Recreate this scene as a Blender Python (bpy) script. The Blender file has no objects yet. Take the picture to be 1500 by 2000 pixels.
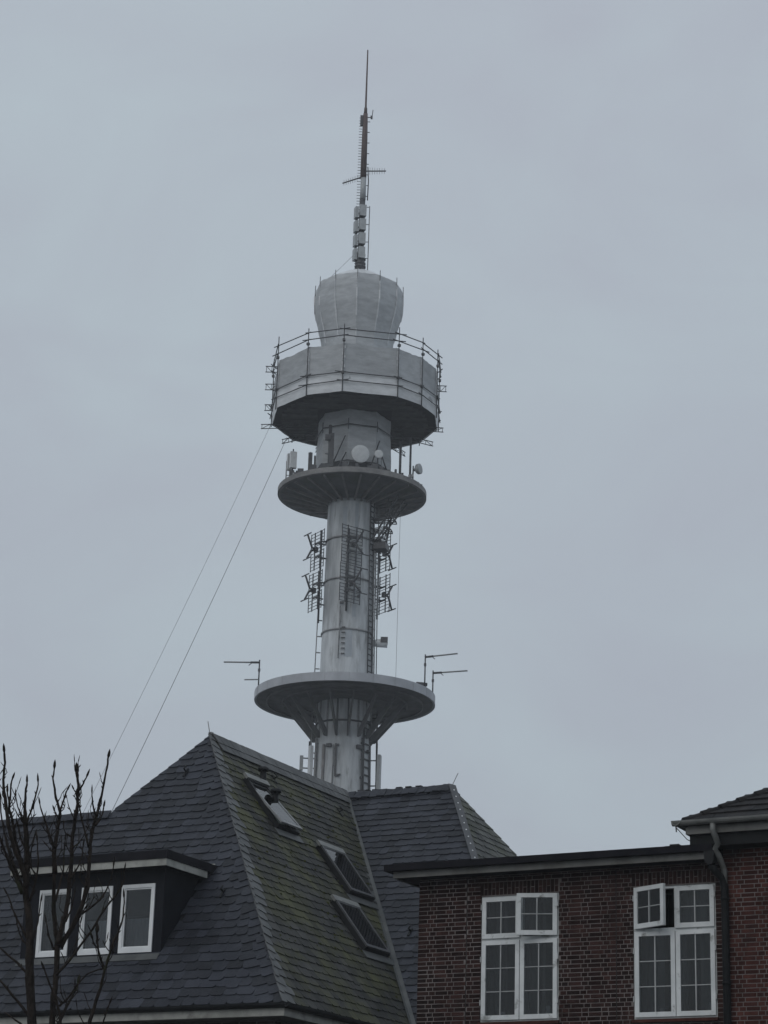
import bpy, math, random
from mathutils import Vector as V, Matrix

SC = bpy.context.scene
COL = SC.collection
rad = math.radians
random.seed(7)

# ------------------------------------------------------------------ camera
PITCH, ROLL, FPX = rad(19.2), rad(1.74), 4430.0
CAM = V((0, 0, 1.6))
FW = V((0, math.cos(PITCH), math.sin(PITCH)))
_u0 = V((0, -math.sin(PITCH), math.cos(PITCH)))
_r0 = V((1, 0, 0))
RT = _r0 * math.cos(ROLL) + _u0 * math.sin(ROLL)
UP = _u0 * math.cos(ROLL) - _r0 * math.sin(ROLL)
cd = bpy.data.cameras.new('camera')
cd.sensor_fit = 'VERTICAL'
cd.sensor_height = 24.0
cd.lens = FPX / 2000 * 24.0
cd.clip_start = 0.1
cd.clip_end = 3000
cam = bpy.data.objects.new('camera', cd)
COL.objects.link(cam)
m3 = Matrix((RT, UP, -FW)).transposed()
cam.matrix_world = Matrix.Translation(CAM) @ m3.to_4x4()
SC.camera = cam

# ------------------------------------------------------------------ sky, sun, exposure
SUN_EL, SUN_AZ = rad(38), rad(215)
world = bpy.data.worlds.new('World')
SC.world = world
world.use_nodes = True
nt = world.node_tree
nt.nodes.clear()
N = nt.nodes.new
out = N('ShaderNodeOutputWorld')
bg = N('ShaderNodeBackground')
bg.inputs['Strength'].default_value = 0.1
sky = N('ShaderNodeTexSky')
sky.sky_type = 'NISHITA'
sky.sun_disc = False
sky.sun_elevation = SUN_EL
sky.sun_rotation = SUN_AZ
sky.air_density = 1.0
sky.dust_density = 4.0
tc = N('ShaderNodeTexCoord')
n1 = N('ShaderNodeTexNoise'); n1.inputs['Scale'].default_value = 6.5; n1.inputs['Detail'].default_value = 7; n1.inputs['Roughness'].default_value = .5
n1.inputs['Distortion'].default_value = .6
mp = N('ShaderNodeMapping'); mp.inputs['Scale'].default_value = (1, 1, 1.7)
cr = N('ShaderNodeValToRGB')
cr.color_ramp.elements[0].position = .32; cr.color_ramp.elements[0].color = (4.10, 4.46, 5.06, 1)
cr.color_ramp.elements[1].position = .70; cr.color_ramp.elements[1].color = (4.42, 5.08, 5.56, 1)
sep = N('ShaderNodeSeparateXYZ')
mr = N('ShaderNodeMapRange')        # overcast sky: a little brighter towards the zenith, dull at the horizon
mr.inputs['From Min'].default_value = 0.0; mr.inputs['From Max'].default_value = 1.0
mr.inputs['To Min'].default_value = 0.97; mr.inputs['To Max'].default_value = 1.22
mul = N('ShaderNodeMixRGB'); mul.blend_type = 'MULTIPLY'; mul.inputs['Fac'].default_value = 1
mix = N('ShaderNodeMixRGB'); mix.inputs['Fac'].default_value = 0.93
L = nt.links.new
L(tc.outputs['Generated'], mp.inputs['Vector']); L(mp.outputs['Vector'], n1.inputs['Vector'])
L(n1.outputs['Fac'], cr.inputs['Fac'])
L(tc.outputs['Generated'], sep.inputs['Vector']); L(sep.outputs['Z'], mr.inputs['Value'])
L(cr.outputs['Color'], mul.inputs['Color1']); L(mr.outputs['Result'], mul.inputs['Color2'])
L(sky.outputs['Color'], mix.inputs['Color1']); L(mul.outputs['Color'], mix.inputs['Color2'])
L(mix.outputs['Color'], bg.inputs['Color']); L(bg.outputs['Background'], out.inputs['Surface'])

sd = bpy.data.lights.new('sun', 'SUN')
sd.energy = 0.5
sd.angle = rad(60)
sd.color = (1.0, .97, .93)
sun = bpy.data.objects.new('sun', sd)
COL.objects.link(sun)
sdir = V((math.sin(SUN_AZ) * math.cos(SUN_EL), math.cos(SUN_AZ) * math.cos(SUN_EL), math.sin(SUN_EL)))
sun.rotation_euler = (-sdir).to_track_quat('-Z', 'Y').to_euler()
sun.location = (0, 0, 300)
SC.view_settings.view_transform = 'Standard'
SC.view_settings.look = 'None'
SC.view_settings.exposure = 0.0
SC.view_settings.gamma = 1.0
SC.view_settings.use_curve_mapping = False

# ------------------------------------------------------------------ helpers: maths
ZZ = V((0, 0, 1))
def proj(P):
    d = V(P) - CAM
    w = d.dot(FW)
    return 750 + FPX * d.dot(RT) / w, 1000 - FPX * d.dot(UP) / w
def ray(x, y):
    return (FW * FPX + RT * (x - 750) + UP * (1000 - y)).normalized()
def at(x, y, D):
    d = ray(x, y)
    return CAM + d * (D / math.hypot(d.x, d.y))
def hit(x, y, P0, Nn):
    d = ray(x, y)
    return CAM + d * ((P0 - CAM).dot(Nn) / d.dot(Nn))
# street frame: U runs along the fronts (to the right and nearer), NN runs into the block
A28 = rad(28)
U = V((math.cos(A28), -math.sin(A28), 0))
NN = V((math.sin(A28), math.cos(A28), 0))
O = V((-1.8415, 49.9661, 0))
def W(a, b, z):
    return O + U * a + NN * b + ZZ * z

# ------------------------------------------------------------------ helpers: meshes
class MB:
    def __init__(s):
        s.v = []; s.f = []; s.tone = []; s.sm = []
    def add(s, vs, fs, tone=.5, smooth=False):
        b = len(s.v)
        s.v += [V(p) for p in vs]
        s.tone += [tone] * len(vs)
        s.f += [[i + b for i in f] for f in fs]
        s.sm += [smooth] * len(fs)
    def frame(s, c, X, Y, Z, tone=.5):
        """box: centre and three half-extent vectors"""
        c = V(c)
        vs = [c + X * i + Y * j + Z * k for k in (-1, 1) for j in (-1, 1) for i in (-1, 1)]
        fs = [[0, 2, 3, 1], [4, 5, 7, 6], [0, 1, 5, 4], [2, 6, 7, 3], [0, 4, 6, 2], [1, 3, 7, 5]]
        if X.cross(Y).dot(Z) < 0:
            fs = [f[::-1] for f in fs]
        s.add(vs, fs, tone)
    def box(s, x0, x1, y0, y1, z0, z1, tone=.5):
        s.frame(((x0 + x1) / 2, (y0 + y1) / 2, (z0 + z1) / 2), V(((x1 - x0) / 2, 0, 0)), V((0, (y1 - y0) / 2, 0)), V((0, 0, (z1 - z0) / 2)), tone)
    def wbox(s, a0, a1, b0, b1, z0, z1, tone=.5):
        """box in the street frame"""
        s.frame(W((a0 + a1) / 2, (b0 + b1) / 2, (z0 + z1) / 2), U * ((a1 - a0) / 2), NN * ((b1 - b0) / 2), ZZ * ((z1 - z0) / 2), tone)
    def bar(s, p, q, w, h=None, up=ZZ, tone=.5):
        p = V(p); q = V(q); h = h or w
        d = (q - p); l = d.length
        if l < 1e-6: return
        d.normalize()
        x = d.cross(up)
        if x.length < 1e-4: x = d.cross(V((1, 0, 0)))
        x.normalize(); y = x.cross(d)
        s.frame((p + q) / 2, x * (w / 2), d * (l / 2), y * (h / 2), tone)
    def tube(s, pts, rs, n=8, tone=.5, cap=True):
        pts = [V(p) for p in pts]
        if not isinstance(rs, (list, tuple)): rs = [rs] * len(pts)
        vs = []; fs = []
        px = None
        for i, p in enumerate(pts):
            d = (pts[min(i + 1, len(pts) - 1)] - pts[max(i - 1, 0)]).normalized()
            if px is None:
                px = d.cross(ZZ)
                if px.length < 1e-3: px = d.cross(V((1, 0, 0)))
            px = (px - d * px.dot(d)).normalized()
            py = d.cross(px)
            for k in range(n):
                a = 2 * math.pi * k / n
                vs.append(p + px * (math.cos(a) * rs[i]) + py * (math.sin(a) * rs[i]))
        for i in range(len(pts) - 1):
            for k in range(n):
                k2 = (k + 1) % n
                fs.append([i * n + k, i * n + k2, (i + 1) * n + k2, (i + 1) * n + k])
        s.add(vs, fs, tone, True)
        if cap:
            b = len(s.v) - len(vs)
            s.f.append([b + k for k in range(n)][::-1]); s.sm.append(False)
            s.f.append([b + (len(pts) - 1) * n + k for k in range(n)]); s.sm.append(False)
    def lathe(s, c, prof, n=48, tone=.5, smooth=True, a0=0, axis=None):
        """prof: list of (r, z), bottom to top outside"""
        c = V(c); vs = []; fs = []
        for r, z in prof:
            for k in range(n):
                a = a0 + 2 * math.pi * k / n
                vs.append(c + V((r * math.sin(a), -r * math.cos(a), z)))
        for i in range(len(prof) - 1):
            for k in range(n):
                k2 = (k + 1) % n
                fs.append([i * n + k, i * n + k2, (i + 1) * n + k2, (i + 1) * n + k])
        s.add(vs, fs, tone, smooth)
    def disc(s, c, r, nrm, n=16, th=.02, tone=.5):
        nrm = V(nrm).normalized(); c = V(c)
        s.tube([c - nrm * th / 2, c + nrm * th / 2], r, n, tone)
    def poly(s, pts, tone=.5):
        s.add(pts, [list(range(len(pts)))], tone)
    def prism(s, pts, d, tone=.5):
        pts = [V(p) for p in pts]; d = V(d); n = len(pts)
        vs = pts + [p + d for p in pts]
        nr = V((0, 0, 0))
        for i in range(n):
            nr += pts[i].cross(pts[(i + 1) % n])
        a, b = list(range(n)), [n + i for i in range(n)]
        sides = [[i, (i + 1) % n, n + (i + 1) % n, n + i] for i in range(n)]
        if nr.dot(d) > 0:
            fs = [a[::-1], b] + sides
        else:
            fs = [a, b[::-1]] + [q[::-1] for q in sides]
        s.add(vs, fs, tone)
    def build(s, name, mat, parent=None, kind=None, smooth_angle=True):
        me = bpy.data.meshes.new(name)
        off = world_loc(parent) if parent else V((0, 0, 0))
        me.from_pydata([tuple(p - off) for p in s.v], [], s.f)
        at_ = me.attributes.new('tone', 'FLOAT', 'POINT')
        at_.data.foreach_set('value', s.tone)
        me.polygons.foreach_set('use_smooth', s.sm)
        me.update()
        me.materials.append(mat)
        o = bpy.data.objects.new(name, me)
        COL.objects.link(o)
        if parent: o.parent = parent
        if kind: o['kind'] = kind
        return o

def world_loc(o):
    p = V((0, 0, 0))
    while o is not None:
        p += o.location
        o = o.parent
    return p
def thing(name, label, cat, loc=(0, 0, 0), group=None, rz=0):
    o = bpy.data.objects.new(name, None)
    COL.objects.link(o)
    o.empty_display_size = .3
    o.location = loc
    o.rotation_euler = (0, 0, rz)
    o['label'] = label; o['category'] = cat
    if group: o['group'] = group
    return o
def tag(o, label, cat, group=None):
    o['label'] = label; o['category'] = cat
    if group: o['group'] = group
    return o
def dup(root, loc, rz=None, label=None):
    c = root.copy(); COL.objects.link(c); c.location = loc
    if rz is not None: c.rotation_euler = (0, 0, rz)
    if label: c['label'] = label
    for ch in list(root.children):
        d = ch.copy(); COL.objects.link(d); d.parent = c
        for g in list(ch.children):
            e = g.copy(); COL.objects.link(e); e.parent = d
    return c

# ------------------------------------------------------------------ materials
def M(name, c1, c2=None, scale=3.0, rough=.6, bump=0.0, bscale=None, tone=0.0, stretch=None, spec=.5, metal=0.0,
      c3=None, s3=1.0, lo3=.5, hi3=.65, lo=.35, hi=.65):
    m = bpy.data.materials.new(name)
    m.use_nodes = True
    t = m.node_tree; nd = t.nodes; ln = t.links.new
    p = nd['Principled BSDF']
    p.inputs['Roughness'].default_value = rough
    p.inputs['Specular IOR Level'].default_value = spec
    p.inputs['Metallic'].default_value = metal
    co = nd.new('ShaderNodeTexCoord')
    vec = co.outputs['Object']
    if stretch:
        mp = nd.new('ShaderNodeMapping'); mp.inputs['Scale'].default_value = stretch
        ln(vec, mp.inputs['Vector']); vec2 = mp.outputs['Vector']
    else:
        vec2 = vec
    col = None
    if c2 is not None:
        no = nd.new('ShaderNodeTexNoise'); no.inputs['Scale'].default_value = scale; no.inputs['Detail'].default_value = 5
        no.inputs['Roughness'].default_value = .6
        ln(vec2, no.inputs['Vector'])
        r = nd.new('ShaderNodeValToRGB')
        r.color_ramp.elements[0].position = lo; r.color_ramp.elements[0].color = (*c1, 1)
        r.color_ramp.elements[1].position = hi; r.color_ramp.elements[1].color = (*c2, 1)
        ln(no.outputs['Fac'], r.inputs['Fac'])
        col = r.outputs['Color']
    else:
        rgb = nd.new('ShaderNodeRGB'); rgb.outputs[0].default_value = (*c1, 1); col = rgb.outputs[0]
    if c3 is not None:
        no3 = nd.new('ShaderNodeTexNoise'); no3.inputs['Scale'].default_value = s3; no3.inputs['Detail'].default_value = 6
        no3.inputs['Roughness'].default_value = .65
        ln(vec2, no3.inputs['Vector'])
        r3 = nd.new('ShaderNodeMapRange'); r3.inputs['From Min'].default_value = lo3; r3.inputs['From Max'].default_value = hi3
        ln(no3.outputs['Fac'], r3.inputs['Value'])
        mx = nd.new('ShaderNodeMixRGB'); mx.inputs['Color2'].default_value = (*c3, 1)
        ln(r3.outputs['Result'], mx.inputs['Fac']); ln(col, mx.inputs['Color1'])
        col = mx.outputs['Color']
    if tone:
        a = nd.new('ShaderNodeAttribute'); a.attribute_name = 'tone'
        r2 = nd.new('ShaderNodeMapRange'); r2.inputs['To Min'].default_value = 1 - tone; r2.inputs['To Max'].default_value = 1 + tone
        ln(a.outputs['Fac'], r2.inputs['Value'])
        mx = nd.new('ShaderNodeMixRGB'); mx.blend_type = 'MULTIPLY'; mx.inputs['Fac'].default_value = 1
        ln(col, mx.inputs['Color1']); ln(r2.outputs['Result'], mx.inputs['Color2'])
        col = mx.outputs['Color']
    ln(col, p.inputs['Base Color'])
    if bump:
        nb = nd.new('ShaderNodeTexNoise'); nb.inputs['Scale'].default_value = bscale or scale * 4; nb.inputs['Detail'].default_value = 4
        ln(vec2, nb.inputs['Vector'])
        b = nd.new('ShaderNodeBump'); b.inputs['Strength'].default_value = bump; b.inputs['Distance'].default_value = .05
        ln(nb.outputs['Fac'], b.inputs['Height']); ln(b.outputs['Normal'], p.inputs['Normal'])
    return m

def glass(name, tint, rough=.03, ior=1.45):
    """window glass: clear sheet that reflects by its Fresnel term and otherwise lets the room show"""
    m = bpy.data.materials.new(name); m.use_nodes = True
    t = m.node_tree; nd = t.nodes; ln = t.links.new
    nd.clear()
    o = nd.new('ShaderNodeOutputMaterial'); mx = nd.new('ShaderNodeMixShader')
    fr = nd.new('ShaderNodeFresnel'); fr.inputs['IOR'].default_value = ior
    tr = nd.new('ShaderNodeBsdfTransparent'); tr.inputs['Color'].default_value = (*tint, 1)
    gl = nd.new('ShaderNodeBsdfGlossy'); gl.inputs['Roughness'].default_value = rough
    ln(fr.outputs[0], mx.inputs[0]); ln(tr.outputs[0], mx.inputs[1]); ln(gl.outputs[0], mx.inputs[2]); ln(mx.outputs[0], o.inputs['Surface'])
    co = nd.new('ShaderNodeTexCoord'); no = nd.new('ShaderNodeTexNoise'); no.inputs['Scale'].default_value = 1.3
    b = nd.new('ShaderNodeBump'); b.inputs['Strength'].default_value = .04
    ln(co.outputs['Object'], no.inputs['Vector']); ln(no.outputs['Fac'], b.inputs['Height']); ln(b.outputs[0], gl.inputs['Normal'])
    return m

def brick_tex(name, c1, c2, mortar):
    m = bpy.data.materials.new(name); m.use_nodes = True
    t = m.node_tree; nd = t.nodes; ln = t.links.new
    p = nd['Principled BSDF']; p.inputs['Roughness'].default_value = .85; p.inputs['Specular IOR Level'].default_value = .08
    co = nd.new('ShaderNodeTexCoord'); mp = nd.new('ShaderNodeMapping')
    mp.inputs['Rotation'].default_value = (rad(90), 0, A28)
    b = nd.new('ShaderNodeTexBrick'); b.inputs['Color1'].default_value = (*c1, 1); b.inputs['Color2'].default_value = (*c2, 1); b.inputs['Mortar'].default_value = (*mortar, 1)
    b.inputs['Scale'].default_value = 1; b.inputs['Brick Width'].default_value = .25; b.inputs['Row Height'].default_value = .0775; b.inputs['Mortar Size'].default_value = .011
    mp.vector_type = 'TEXTURE'
    ln(co.outputs['Object'], mp.inputs['Vector']); ln(mp.outputs['Vector'], b.inputs['Vector']); ln(b.outputs['Color'], p.inputs['Base Color'])
    return m

MAT = dict(
    paint=M('weathered_white_paint', (.33, .35, .365), (.54, .565, .58), 1.6, .65, .1, 6, c3=(.20, .205, .205), s3=2.6, lo3=.54, hi3=.76, stretch=(1, 1, .16)),
    fascia=M('pale_grey_paint', (.34, .355, .385), (.44, .46, .49), .8, .6, stretch=(1, 1, .6)),
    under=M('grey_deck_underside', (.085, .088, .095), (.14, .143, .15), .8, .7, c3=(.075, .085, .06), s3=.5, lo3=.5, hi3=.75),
    conc=M('weathered_concrete', (.15, .148, .15), (.25, .245, .24), 1.2, .8, .1, 8),
    patch=M('grey_paint_patch', (.30, .33, .36), (.36, .39, .42), 2, .6),
    steel=M('dark_steel', (.035, .037, .042), (.07, .072, .078), 4, .5),
    galv=M('galvanised_steel', (.16, .165, .17), (.26, .265, .27), 5, .5),
    rust=M('red_brown_mast_paint', (.065, .045, .043), (.10, .072, .068), 2.5, .6),
    white=M('white_antenna_plastic', (.52, .54, .55), (.62, .64, .65), 3, .5),
    grey=M('grey_antenna_plastic', (.30, .32, .33), (.38, .40, .41), 3, .5),
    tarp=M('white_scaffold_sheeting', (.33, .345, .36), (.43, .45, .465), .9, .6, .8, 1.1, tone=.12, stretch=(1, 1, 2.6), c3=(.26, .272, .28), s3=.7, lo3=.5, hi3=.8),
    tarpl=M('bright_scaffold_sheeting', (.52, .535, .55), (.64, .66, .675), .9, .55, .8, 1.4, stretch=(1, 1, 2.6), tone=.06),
    wood=M('dark_scaffold_boards', (.03, .031, .034), (.06, .06, .06), 2, .8, tone=.25),
    rope=M('steel_rope', (.12, .125, .13), None, rough=.6),
    slate=M('blue_grey_slate', (.0165, .0185, .026), (.031, .034, .044), 1.4, .52, .25, 14, tone=.42, spec=.22),
    moss=M('mossy_slate', (.023, .024, .024), (.045, .045, .042), 1.1, .62, .3, 14, tone=.42, spec=.18, c3=(.052, .054, .024), s3=.8, lo3=.44, hi3=.60),
    mosstuft=M('olive_moss', (.030, .034, .012), (.058, .060, .022), 9, .95, spec=.05),
    pale=M('lichen_slate', (.060, .062, .060), (.105, .108, .100), 1.2, .65, .3, 12, tone=.3, c3=(.055, .060, .036), s3=1.3, lo3=.45, hi3=.62, spec=.2),
    edge=M('bleached_slate_edge', (.055, .058, .060), (.10, .103, .104), 1.6, .6, .3, 12, tone=.35, spec=.3),
    under_r=M('black_roof_felt', (.012, .013, .015), (.02, .021, .024), 3, .9),
    lead=M('grey_lead_flashing', (.05, .055, .056), (.085, .09, .09), 2, .55, .2, 6),
    black=M('black_gutter', (.009, .010, .011), (.015, .016, .018), 3, .55, spec=.18),
    navy=M('dark_blue_dormer_boards', (.005, .006, .010), (.009, .010, .015), 2.5, .6, spec=.12),
    felt=M('black_flat_roof_felt', (.010, .010, .013), (.018, .017, .021), 2, .9, spec=.08),
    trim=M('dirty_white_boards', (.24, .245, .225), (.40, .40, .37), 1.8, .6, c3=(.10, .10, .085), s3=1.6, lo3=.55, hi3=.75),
    trim2=M('grey_boards', (.10, .10, .095), (.17, .17, .16), 1.6, .6, c3=(.06, .06, .05), s3=1.4, lo3=.52, hi3=.75),  # mottled boards, a darker grey than the dirty white ones
    wframe=M('white_window_paint', (.55, .575, .575), (.68, .70, .70), 2.4, .5, .1, 9, c3=(.20, .205, .195), s3=3.6, lo3=.57, hi3=.70),
    pvc=M('white_frame', (.66, .68, .69), (.76, .78, .79), 2, .4),
    glass=glass('window_glass', (.75, .78, .80)),
    bar=M('dull_glazing_bar_paint', (.30, .31, .31), (.42, .43, .43), 3, .5),
    roofglass=glass('skylight_glass', (.70, .76, .74), .02, 2.1),
    room=M('dark_room', (.035, .036, .038), (.055, .056, .058), 1, .9),
    curtain=M('grey_blind', (.045, .047, .050), (.08, .082, .085), .8, .9, stretch=(1, 1, .5)),
    net=M('net_curtain', (.16, .17, .18), (.22, .23, .24), 3, .9, stretch=(6, 6, .3)),
    brickd=M('dark_brown_brick', (.022, .0105, .0095), (.042, .0205, .018), 6, .85, .3, 40, tone=.5, spec=.08, c3=(.018, .012, .011), s3=.7, lo3=.50, hi3=.72),
    brickr=M('red_brown_brick', (.046, .017, .014), (.080, .030, .024), 6, .85, .3, 40, tone=.42, spec=.08, c3=(.030, .016, .014), s3=.8, lo3=.52, hi3=.72),
    mortar=M('grey_mortar', (.14, .122, .116), (.22, .195, .188), 1.4, .95, spec=.05, c3=(.05, .045, .042), s3=.8, lo3=.48, hi3=.7),
    mortard=M('dark_joint', (.02, .018, .018), None, rough=.95),
    bwall=brick_tex('lower_brick_wall', (.028, .016, .014), (.045, .024, .021), (.10, .09, .086)),
    bwallr=brick_tex('lower_red_brick_wall', (.048, .021, .018), (.070, .030, .025), (.11, .096, .09)),
    zinc=M('weathered_zinc', (.13, .135, .13), (.24, .245, .235), 3, .5, c3=(.12, .12, .11), s3=3, lo3=.5, hi3=.7),
    pipe=M('dark_downpipe', (.008, .009, .010), (.014, .015, .016), 4, .6, spec=.15),
    tile=M('dark_roof_tiles', (.014, .014, .015), (.024, .022, .022), 2.2, .7, .3, 12, tone=.35, spec=.15),
    bark=M('dark_bark', (.013, .011, .010), (.036, .029, .025), 22, .85, .5, 60, stretch=(1, 1, .4), c3=(.032, .038, .018), s3=6, lo3=.58, hi3=.72, spec=.15),
    bud=M('brown_bud', (.020, .014, .013), (.035, .024, .020), 30, .7),
    ground=M('damp_asphalt', (.045, .046, .048), (.06, .061, .062), .6, .85, .2, 9),
)

# ------------------------------------------------------------------ ground
g = MB()
g.lathe((0, 60, 0), [(0.01, 0), (30, 0), (120, 0), (420, 0)], 64, smooth=False)
g.f = [f[::-1] for f in g.f]
gr = g.build('ground', MAT['ground'], kind='structure')

# ------------------------------------------------------------------ broadcasting tower
TX, TY = -2.58, 169.98
TC = V((TX, TY, 0))
def T(r, th, z):
    t = rad(th)
    return V((TX + r * math.sin(t), TY - r * math.cos(t), z))
def rad_dir(th):
    t = rad(th)
    return V((math.sin(t), -math.cos(t), 0))
tower = thing('telecom_tower', 'tall round white telecommunications tower with two disc platforms rising behind the slate roofs', 'tower', (TX, TY, 0))
m = MB(); m.lathe(TC, [(2.45, 0), (2.20, 38.5), (2.12, 42.2), (2.0, 48), (1.95, 52.2), (1.88, 60.7), (1.86, 64), (1.86, 76)], 64)
m.build('shaft', MAT['paint'], tower)
# painted-over strips and the doorway in the shaft skin
m = MB()
for (th, z0, z1, w) in ((4, 48.3, 50.6, 8),):
    pts = []
    for k in range(5):
        pts.append((th - w + k * w / 2,))
    for k in range(4):
        a, b = pts[k][0], pts[k + 1][0]
        m.add([T(2.02, a, z0), T(2.02, b, z0), T(2.0, b, z1), T(2.0, a, z1)], [[0, 1, 2, 3]], smooth=True)
m.build('access_door', MAT['patch'], tower)
m = MB()
for (th, z0, z1, w) in ((-14, 52.4, 60.5, 5), (14, 51.5, 60.8, 4)):
    for k in range(3):
        a, b = th - w + k * w * 2 / 3, th - w + (k + 1) * w * 2 / 3
        m.add([T(1.985, a, z0), T(1.985, b, z0), T(1.905, b, z1), T(1.905, a, z1)], [[0, 1, 2, 3]], smooth=True)
m.build('repainted_strip', MAT['patch'], tower)
for z, r in ((43.3, 2.14), (50.55, 1.99), (54.7, 1.955), (58.1, 1.925)):
    m = MB(); m.lathe(TC, [(r - .03, z - .10), (r + .07, z - .10), (r + .07, z + .02), (r - .03, z + .02)], 48)
    m.build('steel_band', MAT['steel'] if z < 44 else MAT['galv'], tower)
for k in range(6):
    z = 48.5 + k * .42
    m = MB(); m.bar(T(2.03, -11, z), T(2.10, -11, z), .05); m.bar(T(2.10, -11.5, z), T(2.10, -3.5, z), .07); m.bar(T(2.03, -4, z), T(2.10, -4, z), .05)
    m.build('rung', MAT['steel'], tower)
# cable runs, ladders and pipes on the shaft
def run(name, th, z0, z1, r, mat, off=.12, brackets=True):
    m = MB()
    def rs(z): return 2.45 - (2.45 - 2.2) * min(z, 38.5) / 38.5 if z < 38.5 else (2.2 + (1.88 - 2.2) * (z - 38.5) / 22.2)
    m.tube([T(rs(z0) + off, th, z0), T(rs((z0 + z1) / 2) + off, th, (z0 + z1) / 2), T(rs(z1) + off, th, z1)], r, 6)
    if brackets:
        z = z0 + .4
        while z < z1:
            m.bar(T(rs(z) - .02, th, z), T(rs(z) + off, th, z), .08); z += 1.3
    return m.build(name, mat, tower)
run('conduit', -84, 46, 52.5, .045, MAT['galv'], .34)
run('conduit', -16, 48.1, 52.3, .05, MAT['galv'])
run('conduit', -18, 38, 41.3, .05, MAT['galv'])
run('conduit', -40, 36, 41.4, .12, MAT['conc'], .08)
run('conduit', -62, 36, 42, .10, MAT['galv'], .15)
run('conduit', 40, 36, 42, .05, MAT['steel'], .1)
def ladder(name, th, z0, z1, wd, off, r, mat, step=.45):
    m = MB()
    d = wd / 2 / 2.1 * 57.3
    def rs(z): return (2.2 + (1.88 - 2.2) * (z - 38.5) / 22.2) + off
    for s in (-1, 1): m.tube([T(rs(z0), th + s * d, z0), T(rs(z1), th + s * d, z1)], r, 5)
    z = z0 + .2
    while z < z1:
        m.bar(T(rs(z), th - d, z), T(rs(z), th + d, z), r * 1.4); z += step
    return m.build(name, mat, tower)
ladder('cable_tray', 58, 45.8, 61.5, .55, .10, .05, MAT['steel'])
ladder('cable_tray', 72, 45.8, 57.5, .35, .16, .05, MAT['galv'], .7)
ladder('ladder', 88, 46, 61, .45, .30, .035, MAT['galv'], .5)
ladder('cable_tray', 55, 36, 43.5, .75, .10, .07, MAT['steel'], .6)
ladder('ladder', 96, 36, 44.5, .45, .45, .045, MAT['steel'], .5)
ladder('ladder', -80, 36, 44.5, .40, .36, .04, MAT['galv'], .5)
m = MB(); m.bar(T(2.27, -13, 38.9), T(2.25, -13, 41.4), .13); m.bar(T(2.25, -13, 41.3), T(2.25, -7, 41.3), .13); m.bar(T(2.28, -13, 38.95), T(2.28, -6, 38.95), .16)
m.build('cable_bracket', MAT['steel'], tower)
for th, z, s in ((-9, 37.9, .12), (-13, 37.2, .13), (-17, 37.3, .1), (40, 38.9, .09), (36, 37.9, .08), (-4, 39.0, .06), (4, 54, .08), (-14, 52.6, .14), (24, 53.2, .1), (-28, 41.3, .2), (34, 41.25, .24), (60, 41.1, .15), (35, 37.3, .16), (-6, 57.6, .09)):
    m = MB(); rr = 2.2 if z < 44 else 1.93
    d = rad_dir(th)
    m.frame(T(rr + .06, th, z), d.cross(ZZ) * s, d * .1, ZZ * s * .6)
    m.build('junction_box', MAT['steel'], tower)

# lower platform
lp = MB(); lp.lathe(TC, [(6.80, 45.10), (6.97, 45.05), (6.97, 45.72), (6.75, 45.74), (2.0, 45.78)], 120, smooth=False)
lp.build('lower_platform', MAT['fascia'], tower)
lpo = tower.children[-1]
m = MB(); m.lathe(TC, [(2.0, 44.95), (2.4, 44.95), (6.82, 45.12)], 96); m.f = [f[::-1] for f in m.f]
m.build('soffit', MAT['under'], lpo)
for k in range(16):
    th = 9 + k * 22.5
    m = MB()
    d = rad_dir(th); t = d.cross(ZZ)
    m.prism([T(2.12, th, 42.05) - t * .06, T(2.12, th, 42.45) - t * .06, T(4.5, th, 44.98) - t * .06, T(4.9, th, 44.98) - t * .06, T(2.45, th, 42.05) - t * .06], t * .12)
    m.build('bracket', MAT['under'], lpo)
    m = MB(); m.bar(T(2.15, th, 42.2), T(2.10, th, 45.0), .12, .10); m.build('bracket_post', MAT['steel'] if k % 5 == 0 else MAT['galv'], lpo)
m = MB()
for rr in (3.6, 4.8, 6.0): m.lathe(TC, [(rr - .06, 44.9), (rr + .06, 44.9), (rr + .06, 45.1)], 72); 
m.f = [f[::-1] for f in m.f]
m.build('ring_beam', MAT['under'], lpo, kind='stuff')
m = MB()
for k in range(24):
    th = k * 15 + 3
    m.bar(T(6.975, th, 45.06), T(6.975, th, 45.71), .03, .01)
m.build('seam', MAT['conc'], lpo, kind='stuff')

# upper platform
up_ = MB(); up_.lathe(TC, [(5.70, 61.93), (5.92, 61.95), (5.92, 62.37), (5.7, 62.40), (1.86, 62.42)], 120, smooth=False)
upo = up_.build('upper_platform', MAT['conc'], tower)
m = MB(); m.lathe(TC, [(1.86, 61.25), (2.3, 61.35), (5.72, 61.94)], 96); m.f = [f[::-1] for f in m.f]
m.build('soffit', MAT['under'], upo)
for k in range(24):
    th = 7.5 + k * 15
    m = MB(); d = rad_dir(th); t = d.cross(ZZ)
    m.prism([T(2.0, th, 61.0) - t * .07, T(5.6, th, 61.80) - t * .07, T(5.6, th, 61.95) - t * .07, T(2.0, th, 61.35) - t * .07], t * .14)
    m.build('beam', MAT['conc'], upo)
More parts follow.
